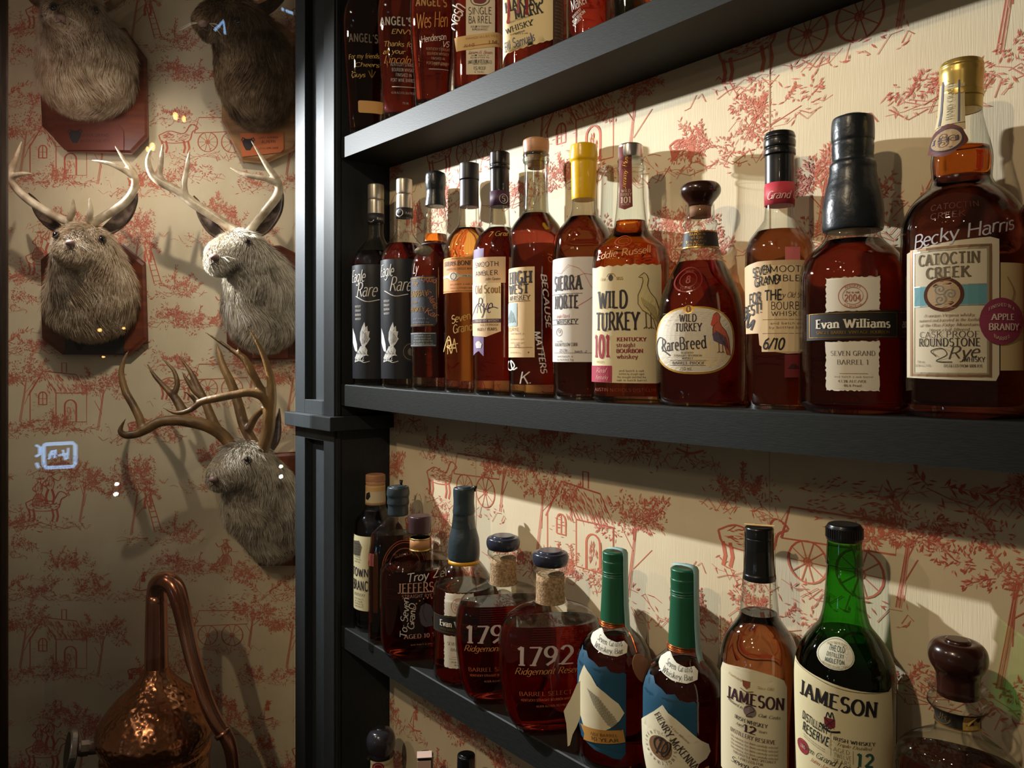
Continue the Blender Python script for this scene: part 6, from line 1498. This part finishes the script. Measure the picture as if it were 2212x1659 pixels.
antler(m, [[(505, 968, .15, 14), (478, 938, .15, 14), (448, 920, .155, 14), (415, 912, .16, 13), (380, 908, .165, 12), (345, 912, .17, 11), (318, 926, .175, 11), (295, 937, .18, 9.5), (272, 940, .185, 8), (260, 932, .19, 6), (264, 918, .19, 3.5), (272, 904, .19, 1.2)],
           [(308, 932, .175, 9), (302, 905, .17, 9), (288, 876, .165, 8.5), (271, 845, .16, 8), (262, 808, .155, 6.5), (267, 780, .15, 4.5), (278, 757, .145, 1.3)], [(268, 830, .158, 4), (260, 815, .16, 2.6), (258, 803, .16, 1)],
           [(410, 912, .155, 11), (396, 890, .14, 11), (380, 862, .13, 9), (356, 836, .12, 6), (334, 812, .115, 4.5), (318, 786, .11, 1.5)], [(374, 856, .13, 7), (383, 830, .125, 6), (376, 802, .12, 4.5), (362, 786, .115, 3), (350, 774, .11, 1.3)],
           [(482, 945, .14, 12), (462, 915, .13, 11), (444, 870, .12, 9), (428, 838, .115, 8), (412, 804, .11, 5.5), (386, 768, .105, 1.5)], [(440, 862, .12, 7), (418, 842, .12, 6), (402, 818, .12, 4), (393, 803, .12, 1.3)]], M_horn)
plate(m, [(586, 1184), (632, 1180), (632, 1210), (590, 1214)], .0225, K('plate_brass', srgb(176, 120, 56), .2, .8))

# ================================================= copper still
M_cop = K('copper_hammered', srgb(206, 150, 112), .22, .95, bump=('voronoi', 105, .6, .0035, (1, 1, 1)), noise=(9, srgb(150, 98, 70), (1, 1, 1)))
M_cops = K('copper_smooth', srgb(214, 158, 132), .2, .95, noise=(14, srgb(156, 92, 66), (1, 1, .4)))
ZS = 1.475
sb = W(338, 1600, ZS); zb = H - .93
st = empty('copper_still', (sb.x, sb.y, zb + .0004), 'hammered copper pot still with swan neck pipe at the bottom left', 'still')
kz = ZS / FPX
def sz(y): return (HOR - y) / FPX * ZS + H - zb
prof = [(0, 96 * kz), (.004, 98 * kz), (.02, 99 * kz), (sz(1720), 110 * kz), (sz(1660), 108 * kz), (sz(1640), 106 * kz), (sz(1636), 110 * kz), (sz(1622), 111 * kz), (sz(1616), 106 * kz), (sz(1600), 112 * kz), (sz(1580), 119 * kz), (sz(1560), 117 * kz), (sz(1535), 104 * kz), (sz(1510), 84 * kz), (sz(1490), 62 * kz), (sz(1470), 42 * kz), (sz(1452), 29 * kz), (sz(1440), 23.5 * kz)]
def lathe(name, pr, m, seg=64, parent=st, sub=5):
    q = catmull(pr, sub); V, Fc = [], []
    for z, r in q:
        for k in range(seg): V.append((r * math.cos(2 * math.pi * k / seg), r * math.sin(2 * math.pi * k / seg), z))
    for i in range(len(q) - 1):
        for k in range(seg): Fc.append((i * seg + k, i * seg + (k + 1) % seg, (i + 1) * seg + (k + 1) % seg, (i + 1) * seg + k))
    Fc.append(tuple(range(seg))[::-1]); Fc.append(tuple(range((len(q) - 1) * seg, len(q) * seg)))
    return mesh_obj(name, V, Fc, m, parent, smooth=True)
lathe('pot', prof, M_cop)
lathe('riser', [(sz(1450), 24 * kz), (sz(1440), 24 * kz), (sz(1360), 22.5 * kz), (sz(1284), 21 * kz)], M_cops)
pts = [(339, 1300, ZS, 21), (339, 1282, ZS, 21), (342, 1264, ZS - .003, 21), (352, 1256, ZS - .010, 21), (366, 1258, ZS - .018, 20.5), (380, 1274, ZS - .024, 20), (391, 1310, ZS - .03, 18.5), (402, 1360, ZS - .036, 17), (416, 1421, ZS - .045, 16), (432, 1475, ZS - .055, 16), (450, 1525, ZS - .065, 15.5), (470, 1565, ZS - .07, 15), (489, 1592, ZS - .07, 15), (499, 1622, ZS - .07, 14), (504, 1665, ZS - .07, 13), (506, 1720, ZS - .07, 13)]
c = catmull([(*W(p[0], p[1], p[2]), p[3] * p[2] / FPX) for p in pts], 6)
V, Fc = tube_vf([q[:3] for q in c], [float(q[3]) for q in c], 20)
mesh_obj('swan_neck', V, Fc, M_cops, st, smooth=True, world=True)
v, f = tube_vf([W(479, 1580, ZS - .07), W(484, 1587, ZS - .07)], [17 * kz, 17 * kz], 20); mesh_obj('pipe_collar', v, f, M_cops, st, smooth=True, world=True)
a0, a1 = W(225, 1612, ZS - .01), W(168, 1618, ZS - .035); ax = (a1 - a0).normalized()
v1 = tube_vf([a0, a1], [14 * kz, 14 * kz], 20); v2 = tube_vf([a0 + (a1 - a0) * .62, a0 + (a1 - a0) * .92], [17 * kz, 17 * kz], 8)
V, Fc = join_vf([v1, v2]); o = mesh_obj('outlet_pipe', V, Fc, M_steel, st, smooth=False, world=True)
d0 = a1; V, Fc = tube_vf([d0, d0 + ax * .004, d0 + ax * .006, d0 + ax * .016, d0 + ax * .018], [x * kz for x in (16, 38, 42, 42, 40)], 40)
o = mesh_obj('flange', V, Fc, M_steel, st, smooth=False, world=True); bevel(o, .0015, 3)
V, Fc = tube_vf([d0 + ax * .0181, d0 + ax * .0186], [35 * kz, 34 * kz], 40); mesh_obj('flange_face', V, Fc, K('flange_dark', srgb(44, 34, 30), .4, .6), st, world=True)

# ================================================= spot fitting in the case, and the lit sign and bulbs across the room that the glass mirrors
hd = W(-86, 178, 1.497); ds = (W(900, 1150, .98) - hd).normalized()
sp = empty('case_spotlight', hd, 'small metal spot fitting just outside the left edge', 'lamp')
V, Fc = tube_vf([L1 - ds * .05, L1 - ds * .012], [.016, .018], 20); mesh_obj('lamp_body', V, Fc, M_dark, sp, world=True, smooth=True)
V, Fc = tube_vf([L1 - ds * .03, L1 - ds * .03 + Vector((0, 0, ZT - (L1 - ds * .03).z))], [.004, .004], 10); mesh_obj('stem', V, Fc, M_dark, sp, world=True, smooth=True)
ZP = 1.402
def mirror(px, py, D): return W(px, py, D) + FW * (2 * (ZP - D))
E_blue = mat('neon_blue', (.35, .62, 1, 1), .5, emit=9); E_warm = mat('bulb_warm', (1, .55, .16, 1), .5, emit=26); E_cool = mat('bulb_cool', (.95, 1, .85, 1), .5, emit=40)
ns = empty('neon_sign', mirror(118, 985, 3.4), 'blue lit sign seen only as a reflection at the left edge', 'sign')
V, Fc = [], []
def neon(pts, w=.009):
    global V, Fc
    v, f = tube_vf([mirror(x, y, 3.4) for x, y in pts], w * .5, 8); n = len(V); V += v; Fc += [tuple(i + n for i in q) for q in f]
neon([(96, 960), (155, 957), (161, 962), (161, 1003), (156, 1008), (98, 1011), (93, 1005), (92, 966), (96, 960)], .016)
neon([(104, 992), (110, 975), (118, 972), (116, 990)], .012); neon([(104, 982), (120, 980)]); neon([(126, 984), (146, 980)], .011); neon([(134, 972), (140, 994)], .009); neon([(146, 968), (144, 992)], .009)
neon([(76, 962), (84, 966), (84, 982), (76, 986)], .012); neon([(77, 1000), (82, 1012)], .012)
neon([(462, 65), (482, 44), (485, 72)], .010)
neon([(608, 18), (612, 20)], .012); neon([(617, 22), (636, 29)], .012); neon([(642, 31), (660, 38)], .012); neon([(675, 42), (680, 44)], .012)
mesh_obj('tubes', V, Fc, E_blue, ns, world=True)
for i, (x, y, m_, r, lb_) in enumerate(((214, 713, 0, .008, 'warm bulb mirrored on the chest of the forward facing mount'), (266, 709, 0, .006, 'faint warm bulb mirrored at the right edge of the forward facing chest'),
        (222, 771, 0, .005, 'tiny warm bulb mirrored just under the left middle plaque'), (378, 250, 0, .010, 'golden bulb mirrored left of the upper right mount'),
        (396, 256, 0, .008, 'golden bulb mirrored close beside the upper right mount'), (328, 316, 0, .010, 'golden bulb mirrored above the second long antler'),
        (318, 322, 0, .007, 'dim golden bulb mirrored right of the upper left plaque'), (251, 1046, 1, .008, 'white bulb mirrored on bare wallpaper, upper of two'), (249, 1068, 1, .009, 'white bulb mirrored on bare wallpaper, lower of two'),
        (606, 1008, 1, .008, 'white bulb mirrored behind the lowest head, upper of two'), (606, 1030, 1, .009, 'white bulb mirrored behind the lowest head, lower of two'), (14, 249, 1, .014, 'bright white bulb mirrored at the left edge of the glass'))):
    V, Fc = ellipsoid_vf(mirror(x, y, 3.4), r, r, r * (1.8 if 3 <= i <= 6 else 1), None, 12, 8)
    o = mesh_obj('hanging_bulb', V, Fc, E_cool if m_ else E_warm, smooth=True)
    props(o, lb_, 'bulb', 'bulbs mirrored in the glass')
